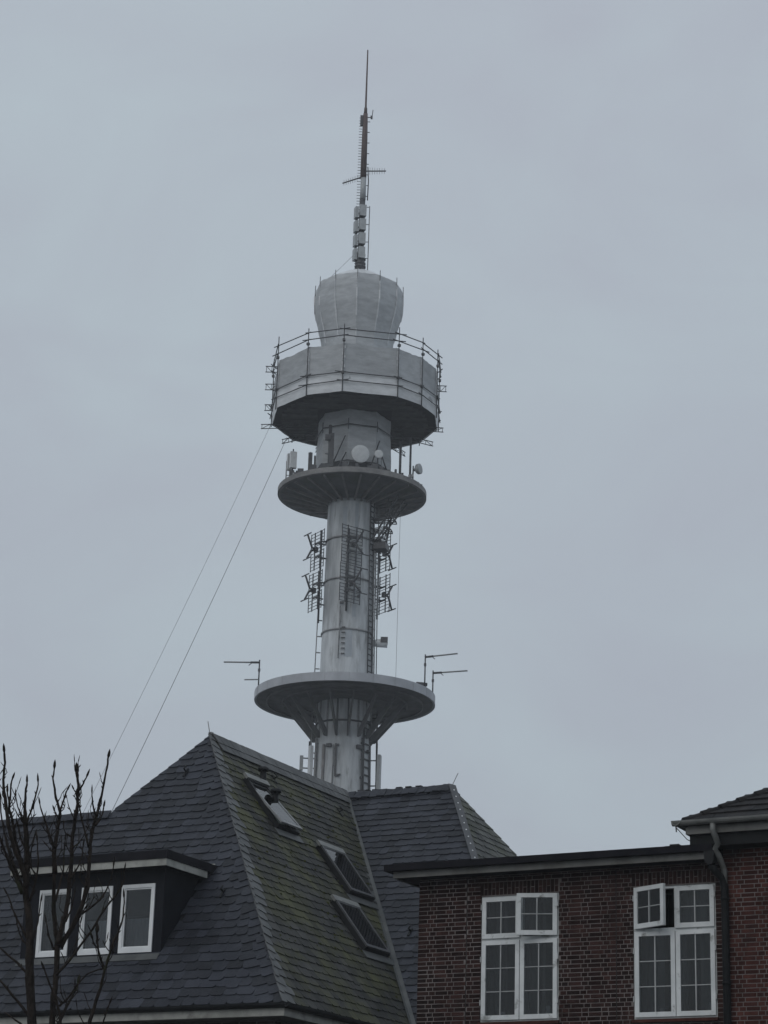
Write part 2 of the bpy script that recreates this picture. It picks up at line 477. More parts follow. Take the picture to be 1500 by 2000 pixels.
# service landing hung under the upper platform on the right
sv = MB()
for th in (58, 74, 90): sv.bar(T(1.95, th, 58.0), T(4.4, th, 61.5), .11)
for z, r2 in ((58.2, 2.9), (59.0, 3.3), (59.8, 3.6)):
    for a in (58, 66, 74, 82): sv.bar(T(r2, a, z), T(r2, a + 8, z), .08)
    for a in (58, 66, 74, 82, 90): sv.bar(T(1.9, a, z), T(r2, a, z), .07)
for a in (60, 70, 80, 90): sv.bar(T(2.85, a, 58.1), T(3.4, a, 61.4), .07)
so = sv.build('service_landing', MAT['steel'], tower)
m = MB()
d = rad_dir(74)
m.frame(T(2.55, 74, 57.6), d.cross(ZZ) * .55, d * .5, ZZ * .25)
m.build('landing_floor', MAT['steel'], tower)
m = MB(); m.lathe(TC, [(2.95, 62.4), (2.95, 63.9), (2.7, 63.95)], 36); m.build('plinth', MAT['steel'], tower)

# mast
mast = MB(); mast.tube([T(0, 0, 81.2), T(0, 0, 83.4)], [.42, .36], 10); mo = mast.build('mast', MAT['steel'], tower)
m = MB(); m.tube([T(0, 0, 83.4), T(0, 0, 88.3)], [.26, .25], 10); m.build('mast_section', MAT['steel'], mo)
m = MB(); m.tube([T(.02, 90, 88.3), T(.02, 90, 90.3)], [.25, .24], 10); m.build('mast_section', MAT['grey'], mo)
m = MB(); m.tube([T(0, 0, 90.3), T(0, 0, 94), T(0, 0, 96.35)], [.27, .25, .20], 10); m.build('mast_section', MAT['rust'], mo)
m = MB(); m.tube([T(0, 0, 96.3), T(0, 0, 96.9), T(0, 0, 97.0), T(0, 0, 102.5)], [.15, .13, .085, .055], 8); m.build('whip_aerial', MAT['rust'], mo)
m = MB()
z = 81.9
while z < 96.0:
    m.bar(T(.22, -90, z), T(.50, -90, z), .035); z += .26
z = 88.6
while z < 96.0:
    m.bar(T(.2, 90, z), T(.42, 90, z), .05); z += 1.0
m.build('climbing_pegs', MAT['steel'], mo, kind='stuff')
m = MB(); m.frame(T(.30, -88, 95.7), V((.12, 0, 0)), V((0, .12, 0)), V((0, 0, .45))); m.build('beacon_box', MAT['steel'], mo)
m = MB(); m.bar(T(.1, 90, 96.0), T(.55, 90, 96.05), .06); m.bar(T(.55, 90, 95.85), T(.62, 90, 96.75), .06); m.frame(T(.52, 90, 96.05), V((.09, 0, 0)), V((0, .09, 0)), V((0, 0, .12))); m.build('side_aerial', MAT['steel'], mo)
m = MB(); m.tube([T(.62, 90, 81.4), T(.62, 90, 87.7)], .045, 6)
for z in (82.9, 84.4, 86.0, 87.6): m.bar(T(.2, 90, z), T(.62, 90, z), .05)
m.build('feeder_pipe', MAT['galv'], mo)
m = MB(); m.tube([T(.42, 80, 88.2), T(.45, 80, 90.0), T(.36, 80, 91.3)], .05, 6); m.build('cable', MAT['steel'], mo)
for k, (z, r) in enumerate(((82.3, .40), (82.0, .42), (82.7, .40), (83.1, .36))):
    m = MB(); m.lathe(TC, [(r, z), (r + .06, z + .04), (r + .06, z + .14), (r, z + .18)], 10); m.build('clamp_ring', MAT['steel'], mo)

# box antennas on the mast (four in front, four on the left)
bx = thing('box_antenna', 'lowest grey box antenna on the front of the mast', 'antenna', T(.42, 12, 82.72), 'box antennas stacked on the mast', rad(12))
m = MB(); m.frame((0, 0, .52), V((.27, 0, 0)), V((0, .13, 0)), V((0, 0, .50))); m.build('radome', MAT['grey'], None).parent = bx
m = MB(); m.frame((0, .1, .04), V((.24, 0, 0)), V((0, .1, 0)), V((0, 0, .04))); m.build('base_plate', MAT['steel'], None).parent = bx
m = MB(); m.bar((0, .1, .5), (0, .38, .5), .08); m.build('mounting_arm', MAT['steel'], None).parent = bx
names = ['second grey box antenna from the bottom on the front of the mast', 'third grey box antenna from the bottom on the front of the mast', 'topmost grey box antenna on the front of the mast']
for k in range(3): dup(bx, T(.42, 12, 82.72 + 1.28 * (k + 1)), rad(12), names[k])
names = ['lowest dark-edged box antenna on the left side of the mast', 'second box antenna from the bottom on the left side of the mast', 'third box antenna from the bottom on the left side of the mast', 'topmost box antenna on the left side of the mast']
for k in range(4): dup(bx, T(.50, -72, 82.60 + 1.28 * k), rad(-72), names[k])

# yagi antennas
def yagi(label, p, q, n, ln):
    t = thing('yagi_antenna', label, 'antenna', p, 'yagi antennas on the mast')
    p = V(p); q = V(q)
    m = MB(); m.tube([p, q], .055, 6); m.build('boom', MAT['steel'], t)
    for k in range(n):
        c = p.lerp(q, .2 + .72 * k / (n - 1)); l = ln * (1 - .25 * k / n)
        m = MB(); m.bar(c - ZZ * l, c + ZZ * l, .034); m.build('element', MAT['galv'], t)
yagi('yagi antenna pointing left from the middle of the mast', T(.2, -90, 90.35), T(1.72, -90, 89.75), 7, .30)
yagi('yagi antenna pointing right from the middle of the mast', T(.2, 90, 90.95), T(1.88, 92, 91.05), 7, .33)

# gallery, wrapped in sheeting
deck_a = [-99, -66, -33.5, -8, 29.5, 50.5, 72.5, 98, 129, 158, 195, 229]
GR = 6.72
m = MB()
bot = [T(GR, a, 68.42) for a in deck_a]
m.prism([T(GR - .05, a, 68.38) for a in deck_a], ZZ * .12)
m.build('gallery_floor', MAT['under_r'], tower)
m = MB(); m.lathe(TC, [(4.6, 68.6), (5.2, 69.5), (5.2, 72), (2.2, 72.3)], 36); m.build('gallery', MAT['paint'], tower)
m = MB(); m.lathe(TC, [(2.2, 72), (2.4, 75), (3.0, 77), (3.1, 79.8), (.4, 81.3)], 36); m.build('top_pod', MAT['paint'], tower)

scaf = thing('scaffolding', 'tube scaffolding with guard rails and lattice girders ringing the tower top gallery', 'scaffolding', (TX, TY, 68.2))
for i, a in enumerate(deck_a):
    m = MB(); m.tube([T(GR + .12, a, 68.15), T(GR + .12, a, 74.0 + random.uniform(-.1, .45))], .045, 6); m.build('standard', MAT['steel'], scaf)
    b = deck_a[(i + 1) % len(deck_a)]
    for z in (73.55, 72.95, 69.85, 69.12):
        p, q = T(GR + .2, a, z), T(GR + .2, b, z)
        d = (q - p).normalized()
        e1, e2 = random.uniform(.1, .7), random.uniform(.1, .7)
        m = MB(); m.tube([p - d * e1 + ZZ * random.uniform(-.06, .06), q + d * e2 + ZZ * random.uniform(-.06, .06)], .042, 6); m.build('ledger', MAT['steel'], scaf)
    for z in (69.85, 72.6):
        m = MB(); d = rad_dir(a); m.frame(T(GR + .14, a, z), d.cross(ZZ) * .10, d * .1, ZZ * .10); m.build('coupler', MAT['steel'], scaf)
def girder(th, r0, r1, z, h=.36):
    m = MB()
    m.tube([T(r0, th, z), T(r1, th, z)], .04, 5); m.tube([T(r0, th, z - h), T(r1, th, z - h)], .04, 5)
    n = max(2, int((r1 - r0) / .62))
    for k in range(n + 1):
        r = r0 + (r1 - r0 - .08) * k / n
        m.bar(T(r, th, z), T(r, th, z - h), .045)
        if k < n:
            r2 = r0 + (r1 - r0 - .08) * (k + 1) / n
            m.bar(T(r, th, z - h if k % 2 else z), T(r2, th, z if k % 2 else z - h), .04)
    return m.build('lattice_girder', MAT['steel'], scaf)
for th, r1 in ((-98, 7.65), (-126, 7.4), (-152, 6.9), (95, 7.2), (121, 7.5), (147, 7.7), (172, 7.2)):
    girder(th, 2.95, r1, 68.34)
for th, z in ((-93, 71.6), (-95, 69.9), (93, 71.9), (-90, 73.0)):
    girder(th, GR - .3, GR + .65, z, .5)
for a in (-112, -130, -145, 120, 138, 150, 165):
    m = MB(); m.bar(T(2.9, a, 67.6), T(6.3, a - 6, 68.3), .06); m.build('brace', MAT['steel'], scaf)
k = 0
for i in range(-10, 11):          # planks of the working deck seen from below
    y = i * .62
    half = math.sqrt(max(0, (GR - .8) ** 2 - y * y))
    if half < .5: continue
    for (s0, s1) in (((-half, -2.95), (2.95, half)) if abs(y) < 2.9 else ((-half, half),)):
        m = MB(); m.box(TX + s0, TX + s1, TY + y - .295, TY + y + .295, 68.30 + (i % 2) * .03, 68.36 + (i % 2) * .012, random.random()); m.build('plank', MAT['wood'], scaf)

def sheet_panel(a, b, prof, name, mat, parent, sag=.12, seed=0, nx=8, topvar=.0):
    rnd = random.Random(seed)
    m = MB(); vs = []; fs = []
    nz = len(prof)
    ph = rnd.random() * 6; amp = rnd.uniform(.6, 1.2)
    for j, (r, z) in enumerate(prof):
        for i in range(nx + 1):
            f = i / nx
            p = T(r, a, z).lerp(T(r, b, z), f)
            d = rad_dir(a).lerp(rad_dir(b), f).normalized()
            s = math.sin(math.pi * f)
            w = sag * amp * s * (.35 + .65 * math.sin(math.pi * j / max(1, nz - 1))) + .03 * s * math.sin(ph + 7 * f + z * 2.1)
            if 0 < i < nx: w += rnd.uniform(-.03, .03)
            zz = 0
            if j == nz - 1: zz = -topvar * s + rnd.uniform(-.03, .03)
            vs.append(p + d * (-w) + ZZ * zz)
    for j in range(nz - 1):
        for i in range(nx):
            fs.append([j * (nx + 1) + i, j * (nx + 1) + i + 1, (j + 1) * (nx + 1) + i + 1, (j + 1) * (nx + 1) + i])
    m.add(vs, fs, rnd.random(), True)
    o = m.build(name, mat, parent)
    md = o.modifiers.new('thickness', 'SOLIDIFY'); md.thickness = .015; md.offset = -1; md.use_rim = False
    return o
gs = thing('gallery_sheeting', 'grey-white protective sheeting wrapped round the wide tower gallery behind the scaffold tubes', 'sheeting', (TX, TY, 68.4))
zs = [69.05 + (72.4 - 69.05) * k / 8 for k in range(9)]
for i, a in enumerate(deck_a):
    b = deck_a[(i + 1) % len(deck_a)]
    if b < a: b += 360
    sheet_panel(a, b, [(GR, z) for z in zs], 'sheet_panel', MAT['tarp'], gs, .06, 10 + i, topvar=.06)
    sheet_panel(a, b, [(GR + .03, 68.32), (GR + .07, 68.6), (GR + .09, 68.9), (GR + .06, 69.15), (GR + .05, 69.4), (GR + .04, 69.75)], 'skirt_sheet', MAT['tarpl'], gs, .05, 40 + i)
    m = MB(); z = 69.6
    while z < 72.2:
        m.frame(T(GR + .06, a + random.uniform(-.35, .35), z), rad_dir(a).cross(ZZ) * random.uniform(.05, .11), rad_dir(a) * .02, ZZ * .12); z += .27
    m.build('lacing', MAT['tarpl'], gs, kind='stuff')
ps = thing('pod_sheeting', 'bulbous grey-white sheeting wrap round the tower top under the mast', 'sheeting', (TX, TY, 73))
pp = [(2.78, 72.5), (2.80, 73.6), (2.86, 74.6), (2.95, 75.3), (3.22, 76.3), (3.46, 77.2), (3.57, 77.8), (3.60, 78.6), (3.60, 79.4), (3.55, 79.9), (3.48, 80.0)]
for k in range(12):
    a = -2 + 30 * k
    sheet_panel(a, a + 30, pp, 'sheet_panel', MAT['tarp'], ps, .015, 70 + k, 6)
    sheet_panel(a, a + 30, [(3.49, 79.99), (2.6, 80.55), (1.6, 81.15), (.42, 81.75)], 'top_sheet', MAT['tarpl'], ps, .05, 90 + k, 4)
    m = MB(); m.tube([T(3.62, a, 79.4), T(3.60, a, 80.35)], .03, 5); m.build('pole_end', MAT['steel'], ps)
    m = MB()
    for j in range(2, len(pp) - 2):
        r0, z0 = pp[j]; r1, z1 = pp[j + 1]
        if random.random() < .75: m.bar(T(r0 + .03, a + random.uniform(-.4, .4), z0), T(r1 + .03, a + random.uniform(-.4, .4), z1), random.uniform(.08, .15), .03)
    m.build('lacing', MAT['tarpl'], ps, kind='stuff')
ns = thing('neck_sheeting', 'pale sheeting round the tower neck between gallery and upper platform', 'sheeting', (TX, TY, 63.9))
na = [-8 + 45 * k for k in range(8)]
for k, a in enumerate(na):
    sheet_panel(a, a + 45, [(2.98, 63.6), (3.06, 64.1), (3.06, 64.9), (3.02, 65.7), (2.98, 66.4), (2.93, 67.1), (2.95, 67.8), (2.95, 68.34)], 'sheet_panel', MAT['tarp'], ns, .07, 120 + k, 6)
    for z, rr in ((67.05, 3.06), (63.95, 3.16)):
        m = MB(); m.tube([T(rr, a, z), T(rr, a + 45, z)], .045, 5); m.build('tie_tube', MAT['steel'], ns)
    m = MB(); m.tube([T(3.1, a, 66.6), T(3.1, a, 67.5)], .04, 5); m.build('tie_post', MAT['steel'], ns)

# equipment on the upper platform
def dish(label, c, aim, r, depth=.35, mat='white'):
    t = thing('dish_antenna', label, 'antenna', V((c[0], c[1], 62.42)), 'dish antennas on the upper platform')
    c = V(c); aim = V(aim).normalized()
    x = aim.cross(ZZ).normalized(); y = x.cross(aim)
    m = MB(); vs = []; fs = []; n = 28
    for (rr, dd) in ((.02, depth + .04), (r * .75, depth + .02), (r, depth - .02), (r, .05), (r * .8, -.05), (.1, -.2)):
        for k in range(n):
            a = 2 * math.pi * k / n
            vs.append(c + aim * dd + x * (rr * math.cos(a)) + y * (rr * math.sin(a)))
    for i in range(5):
        for k in range(n):
            fs.append([i * n + k, (i + 1) * n + k, (i + 1) * n + (k + 1) % n, i * n + (k + 1) % n])
    m.add(vs, fs, .5, False); m.build('radome', MAT[mat], t)
    b = c - aim * .35
    m = MB(); m.tube([V((b.x, b.y, 62.40)), V((b.x, b.y, c.z + r * .8))], .06, 6); m.build('pole', MAT['steel'], t)
    m = MB(); m.bar(b, c - aim * .1, .16); m.build('mount', MAT['steel'], t)
    return t
dish('large round white dish antenna in front of the wrapped neck', T(3.75, 8.5, 64.2), V((.18, -1, -.14)), .70)
dish('small round white dish antenna to the right of the large dish', T(3.85, 31.5, 64.4), V((.12, -1, -.1)), .34, .22)
dish('grey dish antenna facing right on the right rim of the upper platform', T(5.42, 70, 63.8), V((.95, -.5, .05)), .42, .3, 'grey')
def pole_antenna(label, p, z0, z1, r, mat='steel', feet=True, extra=None):
    t = thing('pole_antenna', label, 'antenna', V((p[0], p[1], z0)))
    m = MB(); m.tube([V((p[0], p[1], z0)), V((p[0], p[1], z1))], r, 8); m.build('pole', MAT[mat], t)
    m = MB(); m.lathe(V((p[0], p[1], 0)), [(.22, z0), (.22, z0 + .08), (r, z0 + .25)], 10); m.build('foot', MAT['steel'], t)
    if extra:
        for (nm, mt, fn) in extra:
            m = MB(); fn(m, V((p[0], p[1], 0))); m.build(nm, MAT[mt], t)
    return t
pole_antenna('thick dark pole standing right of the wrapped neck, left of its taller twin', T(4.1, 66, 0), 62.4, 66.2, .10)
pole_antenna('tallest dark pole on the right side of the upper platform, beside the grey dish', T(4.9, 68, 0), 62.4, 66.5, .085)
def spk(m, c):
    for k in range(5):
        m.bar(c + V((0, 0, 62.9 + .45 * k)), c + V((.35 * (-1) ** k, -.1, 62.9 + .45 * k)), .06)
    m.frame(c + V((-.18, -.15, 65.6)), V((.2, 0, 0)), V((0, .15, 0)), V((0, 0, .22)))
    m.frame(c + V((.16, 0, 64.6)), V((.17, 0, 0)), V((0, .14, 0)), V((0, 0, 1.4)))
pole_antenna('dark cluttered antenna pole with brackets at the left front of the wrapped neck', T(3.9, -28, 0), 62.4, 66.7, .13, extra=[('bracket', 'steel', spk)])
def slot(m, c):
    m.frame(c + V((0, -.12, 64.0)), V((.16, 0, 0)), V((0, .1, 0)), V((0, 0, 1.0)))
    m.frame(c + V((.36, -.02, 63.7)), V((.07, 0, 0)), V((0, .07, 0)), V((0, 0, 1.1)))
pole_antenna('dark slim panel antenna at the left edge of the wrapped neck', T(3.7, -66, 0), 62.4, 65.1, .06, extra=[('panel', 'steel', slot)])
# struts stayed against the neck
for lab, a0, r0, z0, a1, z1 in (('long slanting steel strut between the cluttered pole and the large dish', -27, 3.7, 63.2, -12, 66.0), ('short slanting steel strut just left of the large dish', -20, 3.9, 62.6, -10, 64.6), ('slanting steel strut between the two white dishes', 24, 3.7, 63.6, 41, 65.9), ('slanting steel strut falling to the right of the small white dish', 40, 3.5, 64.6, 66, 63.3)):
    m = MB(); m.tube([T(r0, a0, z0), T(3.15, a1, z1)], .055, 6)
    m.bar(T(r0, a0, z0), T(r0, a0, 62.4), .05)
    tag(m.build('strut', MAT['steel']), lab, 'strut', 'slanting struts before the wrapped neck')
bxl = thing('panel_antenna', 'pair of pale box antennas on a post at the left rim of the upper platform', 'antenna', T(5.0, -72, 62.42))
m = MB(); m.tube([T(5.0, -72, 62.4), T(5.0, -72, 65.3)], .06, 6); m.build('pole', MAT['steel'], bxl)
for th, dx in ((-76, -.42), (-70, .22)):
    m = MB(); c = T(5.1, th, 64.3) + V((dx * .3, 0, 0)); m.frame(c, V((.15 if dx < 0 else .24, .08, 0)), V((-.05, .16, 0)), V((0, 0, .68))); m.build('radome', MAT['white'], bxl)
m = MB(); m.frame(T(5.05, -72, 63.2), V((.2, 0, 0)), V((0, .2, 0)), V((0, 0, .25))); m.build('base', MAT['steel'], bxl)
dpl = thing('dipole_antenna', 'thin vertical dipole antenna left of the pale box pair on the upper platform', 'antenna', T(4.95, -76, 62.4))
m = MB(); m.tube([T(4.95, -76, 62.3), T(4.95, -76, 64.0)], .04, 6); m.bar(T(4.95, -76, 63.2), T(5.4, -77, 63.2), .05); m.bar(T(4.95, -76, 63.7), T(5.4, -77, 63.7), .05); m.build('pole', MAT['galv'], dpl)
m = MB(); m.tube([T(5.4, -77, 62.6), T(5.4, -77, 64.4)], .05, 6); m.build('element', MAT['galv'], dpl)
m = MB()
rnd = random.Random(5)
for k in range(46):
    th = rnd.uniform(-80, 80); r = rnd.uniform(3.6, 5.6)
    s = rnd.uniform(.08, .3); h = rnd.uniform(.06, .30 if abs(th) < 40 else .2)
    m.frame(T(r, th, 62.42 + h), V((s, 0, 0)), V((0, s, 0)), V((0, 0, h)))
m.build('cable_boxes', MAT['steel'], tower, kind='stuff')
m = MB()
for th, h in ((58, .6), (63, .9), (79, .5), (-60, .5), (-50, .35), (86, .4)):
    p = T(5.3, th, 62.4); m.tube([p, p + ZZ * h], .04, 5); m.frame(p + ZZ * h * .7, V((.1, 0, 0)), V((0, .1, 0)), V((0, 0, .12)))
m.build('small_aerials', MAT['galv'], tower, kind='stuff')

# grid antennas round the shaft
gt = thing('grid_antenna', 'upper dark grid antenna on the left of the shaft, tilted dipoles pointing left', 'antenna', (0, 0, 0), 'grid panel antennas round the shaft')
m = MB()
PW, PH = 1.95, 3.15
for sgn in (0, 1):
    z0 = sgn * 1.62
    for k in range(6): m.bar((-PW / 2, 0, z0 + .06 + k * .27), (PW / 2, 0, z0 + .06 + k * .27), .038)
    for x in (-PW / 2, -.42, .42, PW / 2): m.bar((x, .03, z0), (x, .03, z0 + 1.5), .05 if abs(x) > .5 else .07)
o = m.build('reflector_grid', MAT['steel'], None, kind='stuff'); o.parent = gt
for s in (1, -1):
    m = MB(); m.tube([(0, -.05, 1.58), (.05 * s, -.5, 1.58 + .1 * s), (.28 , -1.05, 1.58 + .95 * s)], [.10, .085, .075], 6); o = m.build('dipole_arm', MAT['steel'], None); o.parent = gt
    m = MB(); m.bar((-.25, -1.08, 1.58 + 1.0 * s), (.85, -1.08, 1.58 + 1.0 * s), .07); o = m.build('dipole', MAT['steel'], None); o.parent = gt
for zz in (1.05, 2.15):
    m = MB(); m.bar((-.45, .05, zz), (.45, .05, zz), .10); m.bar((0, .05, zz), (0, .75, zz), .09); o = m.build('mounting_arm', MAT['steel'], None); o.parent = gt
m = MB(); m.frame((0, -.1, 1.58), V((.16, 0, 0)), V((0, .12, 0)), V((0, 0, .2))); o = m.build('feed_box', MAT['steel'], None); o.parent = gt
gpos = [(T(2.85, -64, 55.45), -58, None), (T(2.9, -64, 52.1), -58, 'lower dark grid antenna on the left of the shaft'),
        (T(2.75, 4, 55.5), 37, 'upper dark grid antenna on the front of the shaft'), (T(2.8, 3, 52.35), 37, 'lower dark grid antenna on the front of the shaft'),
        (T(2.85, 112, 56.1), 124, 'upper dark grid antenna on the right of the shaft, seen from behind'), (T(2.9, 112, 52.7), 124, 'lower dark grid antenna on the right of the shaft, seen from behind')]
for i, (p, a, lab) in enumerate(gpos):
    if i == 0:
        gt.location = p; gt.rotation_euler = (0, 0, rad(a))
    else:
        dup(gt, p, rad(a), lab)
for lab, p, z0, z1 in (('dark vertical steel post carrying the left grid antennas', T(2.35, -76, 0), 51.3, 58.9), ('dark vertical steel post carrying the right grid antennas', T(2.30, 98, 0), 52, 58.6), ('dark vertical steel post carrying the front grid antennas', T(2.12, -3, 0), 51.9, 58.6)):
    m = MB(); m.tube([V((p.x, p.y, z0)), V((p.x, p.y, z1))], .09, 6)
    c = V((TX, TY, 0)); d = (c - V((p.x, p.y, 0))).normalized()
    for z in (52.8, 54.6, 56.6, 58.0): m.bar(V((p.x, p.y, z)), V((p.x, p.y, z)) + d * .42, .09)
    tag(m.build('antenna_post', MAT['steel']), lab, 'post', 'posts of the grid antennas')
# horn on the right of the shaft
hn = thing('horn_antenna', 'short pale horn antenna jutting right from the shaft above the lower platform', 'antenna', T(2.0, 88, 50))
m = MB(); m.tube([T(1.9, 88, 49.95), T(2.4, 88, 49.95), T(3.15, 88, 49.95)], [.22, .32, .36], 12); m.build('horn', MAT['white'], hn)
m = MB(); m.frame(T(2.9, 88, 50.15), V((.28, 0, 0)), V((0, .38, 0)), V((0, 0, .22))); m.build('hood', MAT['steel'], hn)

# aerials on the lower platform
def arm_aerial(label, th, r, ztop, dx, dy, dz, low=False):
    t = thing('dipole_antenna', label, 'antenna', T(r, th, 45.74), 'side-arm dipole antennas on the lower platform')
    m = MB(); m.tube([T(r, th, 45.7), T(r, th, ztop + .2)], .06, 6); m.frame(T(r, th, ztop - .6), V((.09, 0, 0)), V((0, .09, 0)), V((0, 0, .1)));  m.build('pole', MAT['steel'], t)
    p = T(r, th, ztop); q = p + V((dx, dy, dz))
    m = MB(); m.tube([p, p.lerp(q, .25)], .085, 6); m.bar(p.lerp(q, .2), p.lerp(q, .3) - ZZ * .25, .05); m.build('clamp', MAT['steel'], t)
    m = MB(); m.tube([p.lerp(q, .2), q], .06, 8); m.build('radiator', MAT['galv'], t)
    if low:
        m = MB(); m.tube([T(r, th, ztop - 1.35), T(r, th, ztop - 1.35) + V((-1.1, 0, -.05))], .05, 6); m.build('radiator', MAT['galv'], t)
arm_aerial('side-arm dipole antenna pointing left from the left rim of the lower platform', -78, 6.78, 47.75, -2.75, .1, -.02, True)
arm_aerial('side-arm dipole antenna on the right rim of the lower platform, the taller one further left', 64, 6.75, 48.15, 2.45, -.2, .30)
arm_aerial('side-arm dipole antenna furthest right on the rim of the lower platform', 82, 6.8, 47.45, 2.65, -.2, .22)
m = MB(); m.frame(T(6.4, 64, 45.95), V((.35, .1, 0)), V((-.05, .2, 0)), V((0, 0, .2))); m.frame(T(6.5, 67, 46.1), V((.25, .1, 0)), V((-.05, .15, 0)), V((0, 0, .12)))
tag(m.build('equipment_box', MAT['steel']), 'dark equipment box at the foot of the right side-arm antennas', 'box')
# panel antennas below the lower platform
def panel(label, th, r, z0, z1, w, mat, cap=False):
    t = thing('panel_antenna', label, 'antenna', T(r, th, z0), 'panel antennas under the lower platform')
    d = rad_dir(th); x = d.cross(ZZ)
    m = MB(); m.frame(T(r, th, (z0 + z1) / 2), x * (w / 2), d * .13, ZZ * ((z1 - z0) / 2)); m.build('radome', MAT[mat], t)
    m = MB()
    for f in (.15, .85): m.bar(T(2.1, th, z0 + (z1 - z0) * f), T(r, th, z0 + (z1 - z0) * f), .08)
    m.build('mounting_arm', MAT['steel'], t)
    if cap:
        m = MB()
        for k in (-1, 0, 1): m.tube([T(r, th, z0) + x * (.12 * k), T(r - .05, th, z0 - .25) + x * (.1 * k), T(r - .25, th, z0 - .4) + x * (.05 * k)], .03, 5)
        m.build('cable_tail', MAT['steel'], t)
panel('tall grey panel antenna right of the shaft under the lower platform', 78, 2.85, 38.15, 40.95, .55, 'grey', True)
panel('small grey radio box right of the shaft, just above the slate ridge', 80, 2.85, 36.55, 37.45, .62, 'grey', True)
panel('short grey panel antenna sticking out left of the shaft', -86, 3.15, 39.7, 40.8, .4, 'grey')
panel('tall pale panel antenna hugging the left side of the shaft', -66, 2.65, 37.9, 41.4, .4, 'white', True)
panel('small pale box low on the left side of the shaft', -70, 2.75, 36.6, 37.6, .8, 'grey')
m = MB(); m.tube([T(2.62, 82, 35.5), T(2.62, 82, 41.9)], .07, 6); m.build('antenna_pole', MAT['steel'], tower)
m = MB(); m.tube([T(2.62, -80, 35.5), T(2.62, -80, 41.9)], .06, 6); m.build('antenna_pole', MAT['steel'], tower)

# guy ropes and hoist line
def rope(label, p, q, r, sag):
    pts = []
    for k in range(25):
        f = k / 24
        pts.append(V(p).lerp(V(q), f) - ZZ * (sag * 4 * f * (1 - f)))
    m = MB(); m.tube(pts, r, 5); return tag(m.build('rope', MAT['rope']), label, 'rope', 'ropes hanging from the tower')
def ground_end(p, x, y, D):
    q = at(x, y, D); d = (q - V(p)); return V(p) + d * ((0 - p[2]) / d[2])
p1 = T(6.7, -124, 68.33); p2 = T(6.85, -97, 68.2)
rope('thicker grey hoist rope slanting down left from the gallery, right one of the two', p1, ground_end(p1, 205, 1590, 128), .019, .8)
rope('faint thin rope slanting down left from the gallery, left one of the two', p2, ground_end(p2, 150, 1590, 128), .012, .8)
p3 = T(4.3, 64, 61.0)
rope('faint vertical hoist line hanging right of the shaft from the upper platform', p3, V((p3.x + .0, p3.y, 45.8)), .014, 0)
p4 = T(.45, -90, 83.3)
rope('short faint stay from the mast foot down to the pod top', p4, T(2.6, -70, 80.6), .014, 0)

# ------------------------------------------------------------------ slate house
house = thing('slate_house', 'big house with steep dark slate roofs, hipped cross wing and a three-window dormer', 'house', (O.x, O.y, 0))
ZE = 7.684; WH = 6.098; HA = 15.509 - ZE; MA = HA / WH          # eave, half width and rise of the cross wing
APEX = (-WH, WH, ZE + HA)
NB_END = 13.53; ZC = 15.43                                       # the ridge behind
LR_B = 4.315; LR_Z = 13.218                                      # ridge of the left wing
MC = 1.049
def zC(b): return 9.400 + MC * (b - 7.786)
# walls
m = MB()
m.wbox(-2 * WH + .5, -.5, .5, 13, 0, ZE - .28); m.wbox(-22, -2 * WH + .52, .52, 8.2, 0, ZE - .3); m.wbox(-.52, 1.8, 6.9, 19, 0, 7.2)
m.build('wall', MAT['bwall'], house)
# roof underlay
m = MB()
UL = -22
def RF(a, b, z, e=-.05): return W(a, b, z + e)
m.poly([RF(UL, -.02, ZE), RF(0, -.02, ZE), RF(*APEX), RF(-7.915, LR_B, LR_Z), RF(UL, LR_B, LR_Z)])
# right slope of the cross wing with its valley
val0 = (0.0, 6.19, ZE); 
m.poly([RF(.02, 0, ZE), RF(.02, 6.3, ZE - .0), RF(-WH, NB_END, ZC), RF(-WH, NB_END, ZE + HA), RF(*APEX)])
m.poly([RF(.02, 6.3, zC(6.3)), RF(2.9, 6.3, zC(6.3)), RF(-2.7, NB_END, ZC), RF(-WH - .2, NB_END, ZC)])
m.poly([RF(2.9, 6.3, zC(6.3)), RF(2.9, 20.7, zC(6.3)), RF(-2.7, NB_END, ZC)])
m.poly([RF(2.9, 20.7, zC(6.3)), RF(-20, 20.7, zC(6.3)), RF(-20, NB_END, ZC), RF(-2.7, NB_END, ZC)])
m.poly([RF(-WH, NB_END, ZE + HA), RF(-2 * WH, NB_END, ZE), RF(-2 * WH, 0, ZE), RF(*APEX)])
m.poly([RF(UL, LR_B, LR_Z), RF(-7.9, LR_B, LR_Z), RF(-7.9, 2 * LR_B, ZE), RF(UL, 2 * LR_B, ZE)])
roof = m.build('roof', MAT['under_r'], house)

